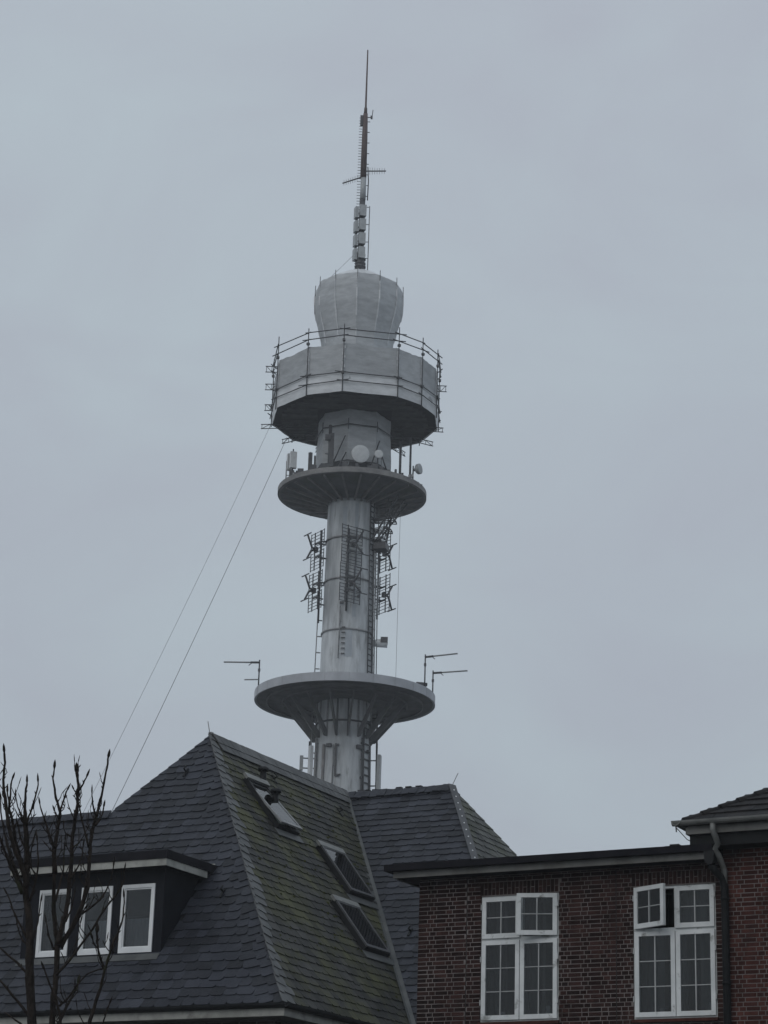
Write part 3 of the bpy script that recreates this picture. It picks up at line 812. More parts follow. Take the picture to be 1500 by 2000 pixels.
def clip(poly, planes):
    for (px, py, nx, ny) in planes:
        res = []
        for i in range(len(poly)):
            a, b = poly[i], poly[(i + 1) % len(poly)]
            da = (a[0] - px) * nx + (a[1] - py) * ny; db = (b[0] - px) * nx + (b[1] - py) * ny
            if da >= 0: res.append(a)
            if (da >= 0) != (db >= 0):
                f = da / (da - db); res.append((a[0] + (b[0] - a[0]) * f, a[1] + (b[1] - a[1]) * f))
        poly = res
        if len(poly) < 3: return []
    return poly
SLATES = []        # (screen area, verts, faces, tone, material)
def slate_facet(P0, sd, td, planes_of, s_rng, t_max, mat, expo, wid, seed, turn=None, skip=None, tone_f=None, flip=1, lift=.0, thick=.017):
    rnd = random.Random(seed)
    nr = sd.cross(td).normalized()
    if nr.z < 0: nr = -nr
    t = -.04; row = 0
    while t < t_max:
        s = s_rng[0] - rnd.random() * wid
        ex = expo * rnd.uniform(.95, 1.05)
        while s < s_rng[1]:
            w = wid * rnd.uniform(.72, 1.28)
            h = ex + .085
            dt = rnd.uniform(-.014, .014) - (rnd.uniform(.03, .07) if rnd.random() < .025 else 0)
            # outline of a scale slate: one rounded corner, one clipped
            r1 = min(.13, w * .40) * rnd.uniform(.5, 1.1); r2 = rnd.uniform(.02, .06)
            pts = [(s, t + h), (s, t + r1 + dt)]
            for k in range(1, 4):
                a = k / 3 * math.pi / 2
                pts.append((s + r1 - r1 * math.cos(a), t + dt + r1 * .8 - r1 * .8 * math.sin(a)))
            pts += [(s + w - r2, t + dt), (s + w, t + dt + r2 * 1.3), (s + w + .02, t + h)]
            if flip < 0: pts = [(2 * s + w - x, y) for x, y in pts][::-1]
            cx, cy = s + w / 2, t + h / 2
            ang = rnd.gauss(0, .012)
            if turn: ang += turn(cx, cy)
            if ang:
                ca, sa = math.cos(ang), math.sin(ang)
                pts = [(cx + (x - cx) * ca - (y - cy) * sa, cy + (x - cx) * sa + (y - cy) * ca) for x, y in pts]
            s += w - .006
            if skip and skip(cx, cy): continue
            pl = clip(pts, planes_of(cx, cy))
            if len(pl) < 3: continue
            ar = abs(sum(pl[i][0] * pl[(i + 1) % len(pl)][1] - pl[(i + 1) % len(pl)][0] * pl[i][1] for i in range(len(pl)))) / 2
            if ar < .006: continue
            lf = rnd.uniform(0, .008) + lift
            vs = []
            for x, y in pl:
                off = lf + .012 + (thick + .012) * (1 - (y - t) / h)
                vs.append(P0 + sd * x + td * y + nr * off)
            nb = len(vs)
            vs2 = [p - nr * thick for p in vs]
            c = vs[0] - vs[1]
            fs = [list(range(nb))] + [[i, i + nb, (i + 1) % nb + nb, (i + 1) % nb] for i in range(nb)]
            nn_ = V((0, 0, 0))
            for i in range(nb): nn_ += vs[i].cross(vs[(i + 1) % nb])
            if nn_.dot(nr) < 0: fs = [f[::-1] for f in fs]
            ctr = sum(vs, V((0, 0, 0))) / nb
            q = [proj(p) for p in vs]
            sa_ = abs(sum(q[i][0] * q[(i + 1) % nb][1] - q[(i + 1) % nb][0] * q[i][1] for i in range(nb))) / 2
            qx, qy = proj(ctr)
            if not (8 < qx < 1492 and 8 < qy < 1960): sa_ = 0
            if qx > 815 and qy > 1690 - (qx - 750) * .055: sa_ = 0
            if nr.dot(CAM - ctr) < 0: sa_ = 0
            tn = rnd.random() if rnd.random() > .05 else rnd.choice((1.5, 1.9, -.3))
            if tone_f: tn = tone_f(tn, cx, cy, rnd)
            SLATES.append((sa_, vs + vs2, fs, tn, mat if not (seed == 2 and cx - cy / kA < .17 + .12 * rnd.random()) else 'edge'))
        t += ex; row += 1

SL_A = math.hypot(WH, HA)
tdA = (NN * WH + ZZ * HA).normalized()
PA = W(0, 0, ZE)
kA = SL_A / WH
s_lr, t_lr = -7.915, SL_A * LR_B / WH
def planesA(cx, cy):
    hipR = (0.03, 0, -kA, -1)
    if cx < s_lr: return [(0, -.05, 0, 1), (0, t_lr, 0, -1)]
    return [(0, -.05, 0, 1), hipR, (-WH, SL_A, kA, -1)]
DO = dict(a0=-7.92, a1=-3.95, b=1.04)      # dormer footprint on the slope
def skipA(cx, cy):
    b = cy * WH / SL_A
    return DO['a0'] + .05 < cx < DO['a1'] - .05 and 1.12 < b < 2.55
def turnA(cx, cy):
    hx = -cy / kA
    d = hx - cx
    return .46 * min(1, max(0, 1.5 - d / .55))
slate_facet(PA, U, tdA, planesA, (-21.8, .3), SL_A, 'slate', .272, .35, 1, turnA, skipA)
# B: right slope, mossy
tdB = (-U * WH + ZZ * HA).normalized()
SKY = [(6.10, 7.20, 12.88, 14.22), (8.02, 9.35, 11.46, 12.74), (6.45, 7.74, 9.74, 10.98)]   # skylights: b range, z range
def planesB(cx, cy):
    # valley from (b 13.31, up 9.62) to (b 6.3, 0)
    z = cy / SL_A * HA
    return [(0, -.05, 0, 1), (-.15, 0, kA, -1), (0, SL_A - .02, 0, -1), (6.13, 0, -1.28, 1.0)]
def skipB(cx, cy):
    z = ZE + cy * HA / SL_A
    for b0, b1, z0, z1 in SKY:
        if b0 + .03 < cx < b1 - .03 and z0 + .08 < z < z1 - .08: return True
    return False
def toneB(tn, cx, cy, rnd):
    e = (cx * kA - cy) / kA
    if e < .45: return min(1, .6 + .5 * tn)
    return tn
slate_facet(PA, NN, tdB, planesB, (-.2, 14), SL_A, 'moss', .272, .35, 2, lambda x, y: -.36 * max(0, 1 - (x - y / kA) / .6), skipB, toneB, flip=-1, lift=.012)
# C: slope of the range behind
tdC = (NN + ZZ * MC).normalized()
b0C = 6.3; LC = (NB_END - b0C) * math.hypot(1, MC)
PC = W(0, b0C, zC(b0C))
def planesC(cx, cy):
    return [(0, LC, 0, -1), (2.80, 0, -1.0, -(2.80 + 2.70) / LC), (-.02, 0, LC, 5.95)]
slate_facet(PC, U, tdC, planesC, (-6.6, 3.2), LC, 'slate', .272, .36, 3)
# D: hip end on the right
ddA = (2.9 + 2.7)
P_D = W(2.9, 6.3, zC(6.3))
tdD = (-U * 5.6 + ZZ * (ZC - zC(6.3))); LD = tdD.length; tdD.normalize()
HD = (NB_END - 6.3)
def planesD(cx, cy): return [(0, 0, LD, -HD), (2 * HD, 0, -LD, -HD)]
slate_facet(P_D, NN, tdD, planesD, (-.2, 2 * HD), LD, 'pale', .272, .34, 4, flip=-1)
# hidden far slopes (left of the cross wing, back slopes): one coarse covering each
SLATES.sort(key=lambda r: -r[0])
rest = {}
for i, (sa_, vs, fs, tn, mt) in enumerate(SLATES):
    if i < 300 and sa_ > 0:
        m = MB(); m.add(vs, fs, tn); m.build('slate', MAT[mt], roof)
    else:
        rest.setdefault(mt, MB()).add(vs, fs, tn)
for mt, mb in rest.items():
    mb.build('slate_covering', MAT[mt], roof, kind='stuff')
# cushions of moss on the damp slope
rm = random.Random(77); m = MB()
for _ in range(260):
    b = rm.uniform(.2, 13) ; zt_ = rm.random() ** .6 * SL_A
    cx, cy = b, zt_
    if (cx * kA - cy) < .3 or cx > 6.13 + cy / 1.28 - .2 or skipB(cx, cy): continue
    c = PA + NN * cx + tdB * cy + (U * HA + ZZ * WH).normalized() * .05
    r = rm.uniform(.02, .06); nb_ = (U * HA + ZZ * WH).normalized()
    ring = [c + NN * (math.cos(k * 1.0472) * r * rm.uniform(.7, 1.6)) + tdB * (math.sin(k * 1.0472) * r * rm.uniform(.5, 1.1)) for k in range(6)]
    m.add(ring + [c + nb_ * r * .7], [[k, (k + 1) % 6, 6] for k in range(6)], rm.random(), True)
m.build('moss_cushions', MAT['mosstuft'], roof, kind='stuff')
# ridge, hip and valley dressings
def strip(name, pts_fn, n, mat, w, kind='stuff', jitter=.006, gap=.012, seed=3, tn=(.3, .8)):
    rnd = random.Random(seed); m = MB()
    for k in range(n):
        p = pts_fn(k / n); q = pts_fn((k + 1) / n)
        d = (q - p).normalized()
        m.prism([p + d * gap / 2, q - d * gap / 2, q - d * gap / 2 + w(k / n), p + d * gap / 2 + w(k / n)], w(k / n).cross(d).normalized() * .022 * (1 if w(k / n).cross(d).z > 0 else -1), rnd.uniform(*tn))
        for i in range(1, 9): m.v[-i] += ZZ * rnd.uniform(-jitter, jitter)
    return m.build(name, mat, roof, kind=kind)
nB = (U * HA + ZZ * WH).normalized(); nA = (-NN * HA + ZZ * WH).normalized(); nC = (-NN * MC + ZZ).normalized()
strip('ridge_slates', lambda f: W(-WH, WH - .05 + f * (NB_END - WH), ZE + HA) + nB * .075 , 26, MAT['edge'], lambda f: -tdB * .34)
strip('ridge_slates', lambda f: W(-WH, WH - .05 + f * (NB_END - WH), ZE + HA - .27) + nB * .055 - U * -.22, 24, MAT['edge'], lambda f: -tdB * .26, seed=8)
m = MB(); m.tube([W(-WH, WH - .06, ZE + HA + .03), W(-WH, NB_END, ZE + HA + .02)], .055, 6); m.build('ridge_roll', MAT['lead'], roof)
strip('ridge_slates', lambda f: W(-5.95 + f * 3.3, NB_END, ZC) + nC * .075, 13, MAT['slate'], lambda f: -tdC * .30, jitter=.02, seed=5)
strip('ridge_slates', lambda f: W(-21.8 + f * 14.0, LR_B, LR_Z) + nA * .075, 44, MAT['slate'], lambda f: -tdA * .26, jitter=.012, seed=6)
m = MB()
for k in range(7):
    a = -5.5 + .36 * k + random.uniform(-.1, .1); m.wbox(a, a + random.uniform(.1, .3), NB_END - .06, NB_END + .06, ZC + .03, ZC + random.uniform(.06, .11))
m.build('ridge_clips', MAT['black'], roof, kind='stuff')
# hip flashing between C and D, with rivets
eC = W(-2.70, NB_END, ZC); fC = W(2.85, 6.3, zC(6.3))
dh = (fC - eC).normalized()
hipn = (nC + U * .9).normalized()
sidew = dh.cross(hipn).normalized()
m = MB()
m.prism([eC + hipn * .085 - sidew * .11, fC + hipn * .085 - sidew * .11, fC + hipn * .085 + sidew * .11, eC + hipn * .085 + sidew * .11], hipn * .02)
hf = m.build('hip_flashing', MAT['steel'], house)
k = .35
while k < 6.5:
    m = MB(); m.disc(eC + dh * k + hipn * .112, .020, hipn, 8, .014); m.build('rivet', MAT['pvc'], hf); k += .38
# valley flashing
v0 = W(-6.05, NB_END - .12, ZC - .1); v1 = W(0, 6.2, ZE)
vv = []
m = MB()
dv = (v1 - v0).normalized()
sB = nB.cross(dv).normalized(); sC = nC.cross(dv).normalized()
if sB.dot(-NN) < 0: sB = -sB
if sC.dot(U) < 0: sC = -sC
for (s_, n_) in ((sB, nB), (sC, nC)):
    m.prism([v0 + n_ * .075, v1 + n_ * .075, v1 + n_ * .075 + s_ * .15, v0 + n_ * .075 + s_ * .15], n_ * .012)
m.build('valley_flashing', MAT['lead'], house)
# eaves: gutter, fascia, soffit along A and B
m = MB()
def halfpipe(m, p, q, r, outd, tone=.5):
    vs = []; n = 9
    for e in (p, q):
        for k in range(n):
            a = math.pi * k / (n - 1)
            vs.append(e + outd * (-math.cos(a) * r) - ZZ * (math.sin(a) * r))
        for k in range(n)[::-1]:
            a = math.pi * k / (n - 1)
            vs.append(e + outd * (-math.cos(a) * (r - .012)) - ZZ * (math.sin(a) * (r - .012)))
    t = 2 * n
    fs = [[i, (i + 1) % t, t + (i + 1) % t, t + i] for i in range(t)] + [list(range(t))[::-1], [t + i for i in range(t)]]
    m.add(vs, fs, tone, False)
    if True:
        vs = [e + outd * (-math.cos(math.pi * k / 8) * r) - ZZ * (math.sin(math.pi * k / 8) * r) for e in (p, q) for k in range(9)]
for (nm, pts) in (('gutter', None),):
    halfpipe(m, W(-22, -.10, ZE - .03), W(.10, -.10, ZE - .03), .09, -NN)
    halfpipe(m, W(.10, -.12, ZE - .034), W(.10, 6.0, ZE - .034), .09, U)
m.build('gutter', MAT['black'], house)
m = MB(); m.wbox(-22, .03, -.03, .0, ZE - .12, ZE + .0); m.wbox(.0, .03, .002, 6.0, ZE - .12, ZE - .003); m.build('gutter_board', MAT['black'], house)
m = MB(); m.wbox(-22, .02, -.02, .02, ZE - .29, ZE - .123); m.wbox(-.02, .022, .022, 6.0, ZE - .29, ZE - .125); m.build('fascia_board', MAT['trim'], house)
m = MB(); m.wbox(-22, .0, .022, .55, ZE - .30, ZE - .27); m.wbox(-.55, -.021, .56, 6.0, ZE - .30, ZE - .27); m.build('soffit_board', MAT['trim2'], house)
# roof hooks
def hook(P, nr, td):
    m = MB(); s = td.cross(nr).normalized()
    m.tube([P + nr * .05 + td * .12, P + nr * .06, P + nr * .17 - td * .03, P + nr * .16 + td * .10], .025, 5)
    m.frame(P + nr * .055 - td * .06, s * .03, td * .13, nr * .012)
    m.build('roof_hook', MAT['black'], house)
nA_pl = nA
for (x, y) in ((365, 1510), (437, 1745)): hook(hit(x, y, PA, nA), nA, tdA)
hook(hit(803, 1822, PC, nC), nC, tdC)
for (x, y) in ((532, 1523), (660, 1588)): hook(hit(x, y, PA, nB), nB, tdB)
# lightning rods
m = MB(); a = W(*APEX); m.tube([a - ZZ * .1, a + V((-.10, 0, .38))], .012, 5); m.frame(a + ZZ * .03, U * .05, NN * .05, ZZ * .06); m.build('lightning_rod', MAT['galv'], house)
m = MB(); a = W(-2.7, NB_END, ZC); m.tube([a - ZZ * .05, a + V((.2, 0, .40))], .011, 5); m.build('lightning_rod', MAT['galv'], house)
# skylights
def skylight(b0, b1, z0, z1, tilt=0):
    c = W(-(( z0 + z1) / 2 - ZE) / MA, (b0 + b1) / 2, (z0 + z1) / 2)
    hw = (b1 - b0) / 2; hl = (z1 - z0) / 2 / HA * SL_A
    fr = MB()
    n_ = nB
    for s in (-1, 1):
        fr.frame(c + NN * (s * (hw - .05)) + n_ * .075, NN * .05, tdB * hl, n_ * .10)
        fr.frame(c + tdB * (s * (hl - .05)) + n_ * .075, NN * (hw - .102), tdB * .05, n_ * .098)
    f = fr.build('skylight', MAT['black'], house)
    ca, sa = math.cos(tilt), math.sin(tilt)
    t2 = (tdB * ca + n_ * sa); n2 = (n_ * ca - tdB * sa)
    c2 = c + n_ * .19
    m = MB()
    for s in (-1, 1):
        m.frame(c2 + NN * (s * (hw - .055)), NN * .045, t2 * (hl - .02), n2 * .025)
        m.frame(c2 + t2 * (s * (hl - .065)), NN * (hw - .102), t2 * .045, n2 * .024)
    m.build('sash', MAT['galv'] if tilt else MAT['steel'], f)
    m = MB(); m.frame(c2 + n2 * .004, NN * (hw - .098), t2 * (hl - .105), n2 * .008); m.build('pane', MAT['roofglass'], f)
    m = MB(); m.frame(c - n_ * .03, NN * (hw - .1), tdB * (hl - .1), n_ * .02); m.build('room_lining', MAT['trim'], f)
    m = MB(); m.frame(c2 + tdB * (hl + .03) + n_ * .0, NN * (hw + .03), tdB * .09, n_ * .035); m.build('cover_strip', MAT['zinc'], f)
    m = MB(); m.frame(c - tdB * (hl + .13) + n_ * .07, NN * (hw + .1), tdB * .12, n_ * .012); m.build('apron', MAT['lead'], f)
skylight(*SKY[0], tilt=rad(-6)); skylight(*SKY[1]); skylight(*SKY[2])
# vent pipes
for (x, y, dx) in ((513, 1540, 0), (537, 1583, 0)):
    p = hit(x, y, PA, nB)
    m = MB(); m.tube([p - ZZ * .1, p + ZZ * .50], .085, 12); vp = m.build('vent_pipe', MAT['black'], house)
    m = MB(); m.lathe(p, [(.08, .46), (.15, .47), (.15, .53), (.09, .58), (.0, .60)], 14); m.build('cowl', MAT['black'], vp)
    m = MB(); m.disc(p + nB * .07, .2, nB, 16, .03); m.build('collar', MAT['lead'], vp)
# dormer
a0, a1, bd = DO['a0'], DO['a1'], DO['b']
zA = lambda b: ZE + MA * b
WINS = [(-7.46, -6.56), (-6.25, -5.37), (-5.115, -4.19)]
wz0, wz1 = 9.08, 10.67
m = MB()
zb = zA(bd)
pieces = [a0] + [x for w in WINS for x in w] + [a1]
for i in range(0, len(pieces), 2): m.wbox(pieces[i], pieces[i + 1], bd, bd + .12, zb - .05, 11.03)
for w in WINS:
    m.wbox(w[0], w[1], bd + .001, bd + .119, zb - .05, wz0); m.wbox(w[0], w[1], bd + .001, bd + .119, wz1, 11.03)
for aa in (a0, a1 - .1):
    m.prism([W(aa, bd + .121, zb), W(aa, bd + .121, 11.03), W(aa, 2.62, 11.03), W(aa, 2.62, zA(2.62) - .1), W(aa, bd + .3, zA(bd + .3) - .1)], U * .1)
dm = m.build('dormer', MAT['navy'], house)
m = MB(); m.wbox(a0 - .22, a1 + .30, bd - .42, 2.90, 11.165, 11.36); m.build('dormer_roof', MAT['felt'], dm)
m = MB(); m.wbox(a0 - .19, a1 + .27, bd - .39, bd - .36, 11.0, 11.163); m.wbox(a1 + .24, a1 + .27, bd - .358, 2.45, 11.0, 11.163); m.wbox(a0 - .19, a0 - .16, bd - .358, 2.45, 11.0, 11.163); m.build('dormer_fascia', MAT['trim'], dm)
m = MB(); m.wbox(a0 - .158, a1 + .238, bd - .358, bd - .003, 11.03, 11.06); m.wbox(a1 + .003, a1 + .238, bd, 2.6, 11.03, 11.06); m.build('dormer_soffit', MAT['navy'], dm)
m = MB(); m.frame(W((a0 + a1) / 2, bd - .10, zA(bd - .10) + .065), U * 1.99, tdA * .10, nA * .012); m.build('dormer_apron', MAT['lead'], dm)
m = MB(); p = hit(416, 1700, PA, nA) + nA * .07; m.frame(p, U * .05, tdA * .12, nA * .03); m.build('lead_patch', MAT['trim'], dm)
m = MB(); m.wbox(a0 + .1, a1 - .1, 1.9, 1.95, zb + .6, 11.0); m.wbox(a0 + .1, a1 - .1, 1.2, 1.9, 10.95, 11.0); m.build('dormer_room', MAT['room'], dm)
for i, (wa, wb) in enumerate(WINS):
    m = MB(); t = .085
    m.wbox(wa, wa + t, bd - .03, bd + .06, wz0, wz1); m.wbox(wb - t, wb, bd - .03, bd + .06, wz0, wz1)
    m.wbox(wa + t, wb - t, bd - .029, bd + .06, wz0, wz0 + t + .03); m.wbox(wa + t, wb - t, bd - .029, bd + .06, wz1 - t, wz1)
    m.build('window_frame', MAT['pvc'], dm)
    m = MB(); m.wbox(wa + t, wa + t + .03, bd - .005, bd + .05, wz0 + t + .03, wz1 - t); m.wbox(wb - t - .03, wb - t, bd - .005, bd + .05, wz0 + t + .03, wz1 - t)
    m.wbox(wa + t + .03, wb - t - .03, bd - .004, bd + .05, wz0 + t + .03, wz0 + t + .065); m.wbox(wa + t + .03, wb - t - .03, bd - .004, bd + .05, wz1 - t - .035, wz1 - t); m.build('window_sash', MAT['pvc'], dm)
    m = MB(); m.wbox(wa + t, wb - t, bd + .02, bd + .03, wz0 + t, wz1 - t); m.build('pane', MAT['glass'], dm)
    if i:
        m = MB()
        for k in range(14):
            f0, f1 = wa + .08 + (wb - wa - .16) * k / 14, wa + .08 + (wb - wa - .16) * (k + 1) / 14
            m.add([W(f0, bd + .15 + .03 * (k % 2), wz0 - .03), W(f1, bd + .15 + .03 * ((k + 1) % 2), wz0 - .03), W(f1, bd + .15 + .03 * ((k + 1) % 2), wz0 + .82), W(f0, bd + .15 + .03 * (k % 2), wz0 + .82)], [[0, 1, 2, 3]], smooth=True)
        m.build('net_curtain', MAT['net'], dm)

# ------------------------------------------------------------------ brick buildings
BN = -5.545                     # plane of the brick front
BL, BR = 6.025, 11.955
CH = .0775
WI = [(7.30, 8.845, 6.41, 8.68), (10.272, 11.812, 6.38, 8.69)]
def lay_bricks(a0, a1, z0, z1, openings, soldiers, joints, plane, mat_attr, seed):
    rnd = random.Random(seed); res = []
    z = z0; row = 0
    while z < z1 - .02:
        zt = min(z + CH, z1)
        zc = (z + zt) / 2
        cuts = [(a0, a1)]
        for (oa, ob, oz0, oz1) in openings + soldiers + [(j - .008, j + .008, -9, 99) for j in joints]:
            if oz0 < zc < oz1:
                nc = []
                for (p, q) in cuts:
                    if ob <= p or oa >= q: nc.append((p, q)); continue
                    if oa > p: nc.append((p, oa))
                    if ob < q: nc.append((ob, q))
                cuts = nc
        a = a0 - (.0 if row % 2 else .18) - rnd.uniform(0, .03)
        kind = row % 2
        while a < a1:
            w = (.24 if kind else .115) * rnd.uniform(.97, 1.03)
            for (p, q) in cuts:
                x0, x1 = max(a, p), min(a + w, q)
                if x1 - x0 > .03: res.append((x0, x1, z + .007 + rnd.uniform(-.0015, .0015), zt - .007))
            a += w + .014; kind ^= 1
        z += CH; row += 1
    for (oa, ob, oz0, oz1) in soldiers:
        a = oa; k = 0
        while a < ob - .03:
            w = min(.066, ob - a)
            if k % 2: res.append((a, a + w, oz0 + .004, (oz0 + oz1) / 2 - .006)); res.append((a, a + w, (oz0 + oz1) / 2 + .006, oz1 - .004))
            else: res.append((a, a + w, oz0 + .004, oz1 - .004))
            a += w + .012; k += 1
    out_ = []
    for (x0, x1, y0, y1) in res:
        pr = rnd.uniform(-.003, .003)
        q = [proj(W(x, plane, y)) for x, y in ((x0, y0), (x1, y0), (x1, y1), (x0, y1))]
        sa_ = abs(sum(q[i][0] * q[(i + 1) % 4][1] - q[(i + 1) % 4][0] * q[i][1] for i in range(4))) / 2
        cx = sum(p[0] for p in q) / 4; cy = sum(p[1] for p in q) / 4
        if not (5 < cx < 1495 and 1600 < cy < 1995): sa_ = 0
        out_.append((sa_, x0, x1, y0, y1, pr, rnd.random() ** 1.3))
    return sorted(out_, key=lambda r: -r[0])
def put_bricks(lst, plane, mat, wallo):
    st = MB(); ne = 0
    for i, (sa_, x0, x1, y0, y1, pr, tn) in enumerate(lst):
        m = MB() if (i < 300 and sa_ > 0) else None
        t = m or st
        f = plane + pr; bk = plane + .03; c = .004
        vs = [W(x0, bk, y0), W(x1, bk, y0), W(x1, bk, y1), W(x0, bk, y1), W(x0, f + c, y0), W(x1, f + c, y0), W(x1, f + c, y1), W(x0, f + c, y1),
              W(x0 + c, f, y0 + c), W(x1 - c, f, y0 + c), W(x1 - c, f, y1 - c), W(x0 + c, f, y1 - c)]
        fs = []
        for j in range(4):
            k = (j + 1) % 4
            fs += [[j, k, 4 + k, 4 + j], [4 + j, 4 + k, 8 + k, 8 + j]]
        fs.append([8, 9, 10, 11])
        t.add(vs, fs, tn)
        if m: m.build('brick', mat, wallo)
        else: ne += 1
    if ne: st.build('bricks_beyond', mat, wallo, kind='stuff')

def wall_with_holes(m, a0, a1, z0, z1, plane, th, openings):
    """mortar-coloured wall body: boxes round the openings"""
    xs = [a0] + [x for o in openings for x in (o[0], o[1])] + [a1]
    for i in range(0, len(xs), 2): m.wbox(xs[i], xs[i + 1], plane, plane + th, z0, z1)
    for o in openings:
        m.wbox(o[0], o[1], plane + .0005, plane + th - .0005, z0, o[2]); m.wbox(o[0], o[1], plane + .0005, plane + th - .0005, o[3], z1)

bb = thing('brick_building', 'dark brown brick building with flat roof and two tall white-framed windows', 'building', W(9, -2, 0))
m = MB(); wall_with_holes(m, BL + .002, BR, 5.75, 9.1, BN + .006, .28, WI)
bwall = m.build('wall', MAT['mortar'], bb)
m = MB(); m.wbox(BL, BR, BN, BN + .3, 0, 5.748); m.wbox(BL - .001, BL + .3, BN + .31, 5.0, 0, 9.1); m.wbox(BR - .3, BR - .002, BN + .31, 5.0, 0, 9.1); m.wbox(BL + .31, BR - .31, 4.7, 5.0, 0, 9.1)
m.build('plain_wall', MAT['bwall'], bb)
m = MB(); m.wbox(7.002, 7.018, BN + .002, BN + .005, 5.75, 9.04); m.wbox(9.944, 9.96, BN + .002, BN + .005, 5.75, 9.04); m.build('movement_joint', MAT['mortard'], bb)
put_bricks(lay_bricks(BL, BR - .005, 5.76, 9.05, WI, [(WI[0][0] - .02, WI[0][1] + .02, 8.695, 8.93), (WI[1][0] - .02, BR - .01, 8.705, 8.94)], (7.01, 9.952), BN, None, 21), BN, MAT['brickd'], bwall)
# roof slab
m = MB(); m.wbox(BL - .50, BR - .02, BN - .50, 5.3, 9.165, 9.285); m.build('flat_roof', MAT['felt'], bb)
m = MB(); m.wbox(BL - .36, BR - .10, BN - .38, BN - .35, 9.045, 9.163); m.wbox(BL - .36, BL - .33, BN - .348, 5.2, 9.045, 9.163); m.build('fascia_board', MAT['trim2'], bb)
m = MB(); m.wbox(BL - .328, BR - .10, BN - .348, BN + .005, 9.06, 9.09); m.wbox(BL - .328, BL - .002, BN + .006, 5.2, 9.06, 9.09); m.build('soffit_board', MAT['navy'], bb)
# floor and rooms
for (a0_, a1_, z0_, z1_) in WI:
    m = MB(); x0, x1, y0, y1 = a0_ - .25, a1_ + .05, BN + .30, BN + 2.3
    m.wbox(x0, x1, y1, y1 + .05, z0_ - .6, 9.0); m.wbox(x0, x0 + .05, y0, y1, z0_ - .6, 9.0); m.wbox(x1 - .0, x1 + .05, y0, y1, z0_ - .6, 9.0); m.wbox(x0, x1, y0, y1, 8.95, 9.0); m.wbox(x0, x1, y0, y1, z0_ - .65, z0_ - .6)
    m.build('room', MAT['room'], bb)
def casement(win, hingeP, x0, x1, z0, z1, rows, angle, hinge, sb=.08):
    """one sash with glazing bars; angle turns it outwards about its hinge side"""
    def X(a, b, z):
        if not angle: return W(a, hingeP + b, z)
        ha = x0 if hinge < 0 else x1
        d = a - ha; ca, sa = math.cos(angle), math.sin(angle)
        return W(ha + d * ca + (b * sa) * (1 if hinge < 0 else -1), hingeP - abs(d) * sa + b * ca, z)
    def bxx(m, a0, a1, b0, b1, z0, z1):
        vs = [X(a, b, z) for z in (z0, z1) for b in (b0, b1) for a in (a0, a1)]
        fs = [[0, 2, 3, 1], [4, 5, 7, 6], [0, 1, 5, 4], [2, 6, 7, 3], [0, 4, 6, 2], [1, 3, 7, 5]]
        m.add(vs, fs)
    m = MB()
    bxx(m, x0, x0 + sb, -.012, .045, z0, z1); bxx(m, x1 - sb, x1, -.012, .045, z0, z1)
    bxx(m, x0 + sb, x1 - sb, -.011, .045, z0, z0 + sb * 1.05); bxx(m, x0 + sb, x1 - sb, -.011, .045, z1 - sb * .95, z1)
    m.build('sash', MAT['wframe'], win)
    gx0, gx1, gz0, gz1 = x0 + sb, x1 - sb, z0 + sb * 1.05, z1 - sb * .95
    mx = (gx0 + gx1) / 2
    m = MB(); bxx(m, mx - .010, mx + .010, -.004, .03, gz0, gz1); m.build('glazing_bar', MAT['bar'], win)
    for k in range(1, rows):
        zz = gz0 + (gz1 - gz0) * k / rows
        m = MB(); bxx(m, gx0, mx - .0101, -.003, .03, zz - .007, zz + .007); bxx(m, mx + .0101, gx1, -.003, .03, zz - .007, zz + .007); m.build('glazing_bar', MAT['bar'], win)
    for k in range(rows):
        for (p, q) in ((gx0, mx), (mx, gx1)):
            m = MB(); bxx(m, p, q, .012, .018, gz0 + (gz1 - gz0) * k / rows, gz0 + (gz1 - gz0) * (k + 1) / rows); m.build('pane', MAT['glass'], win)
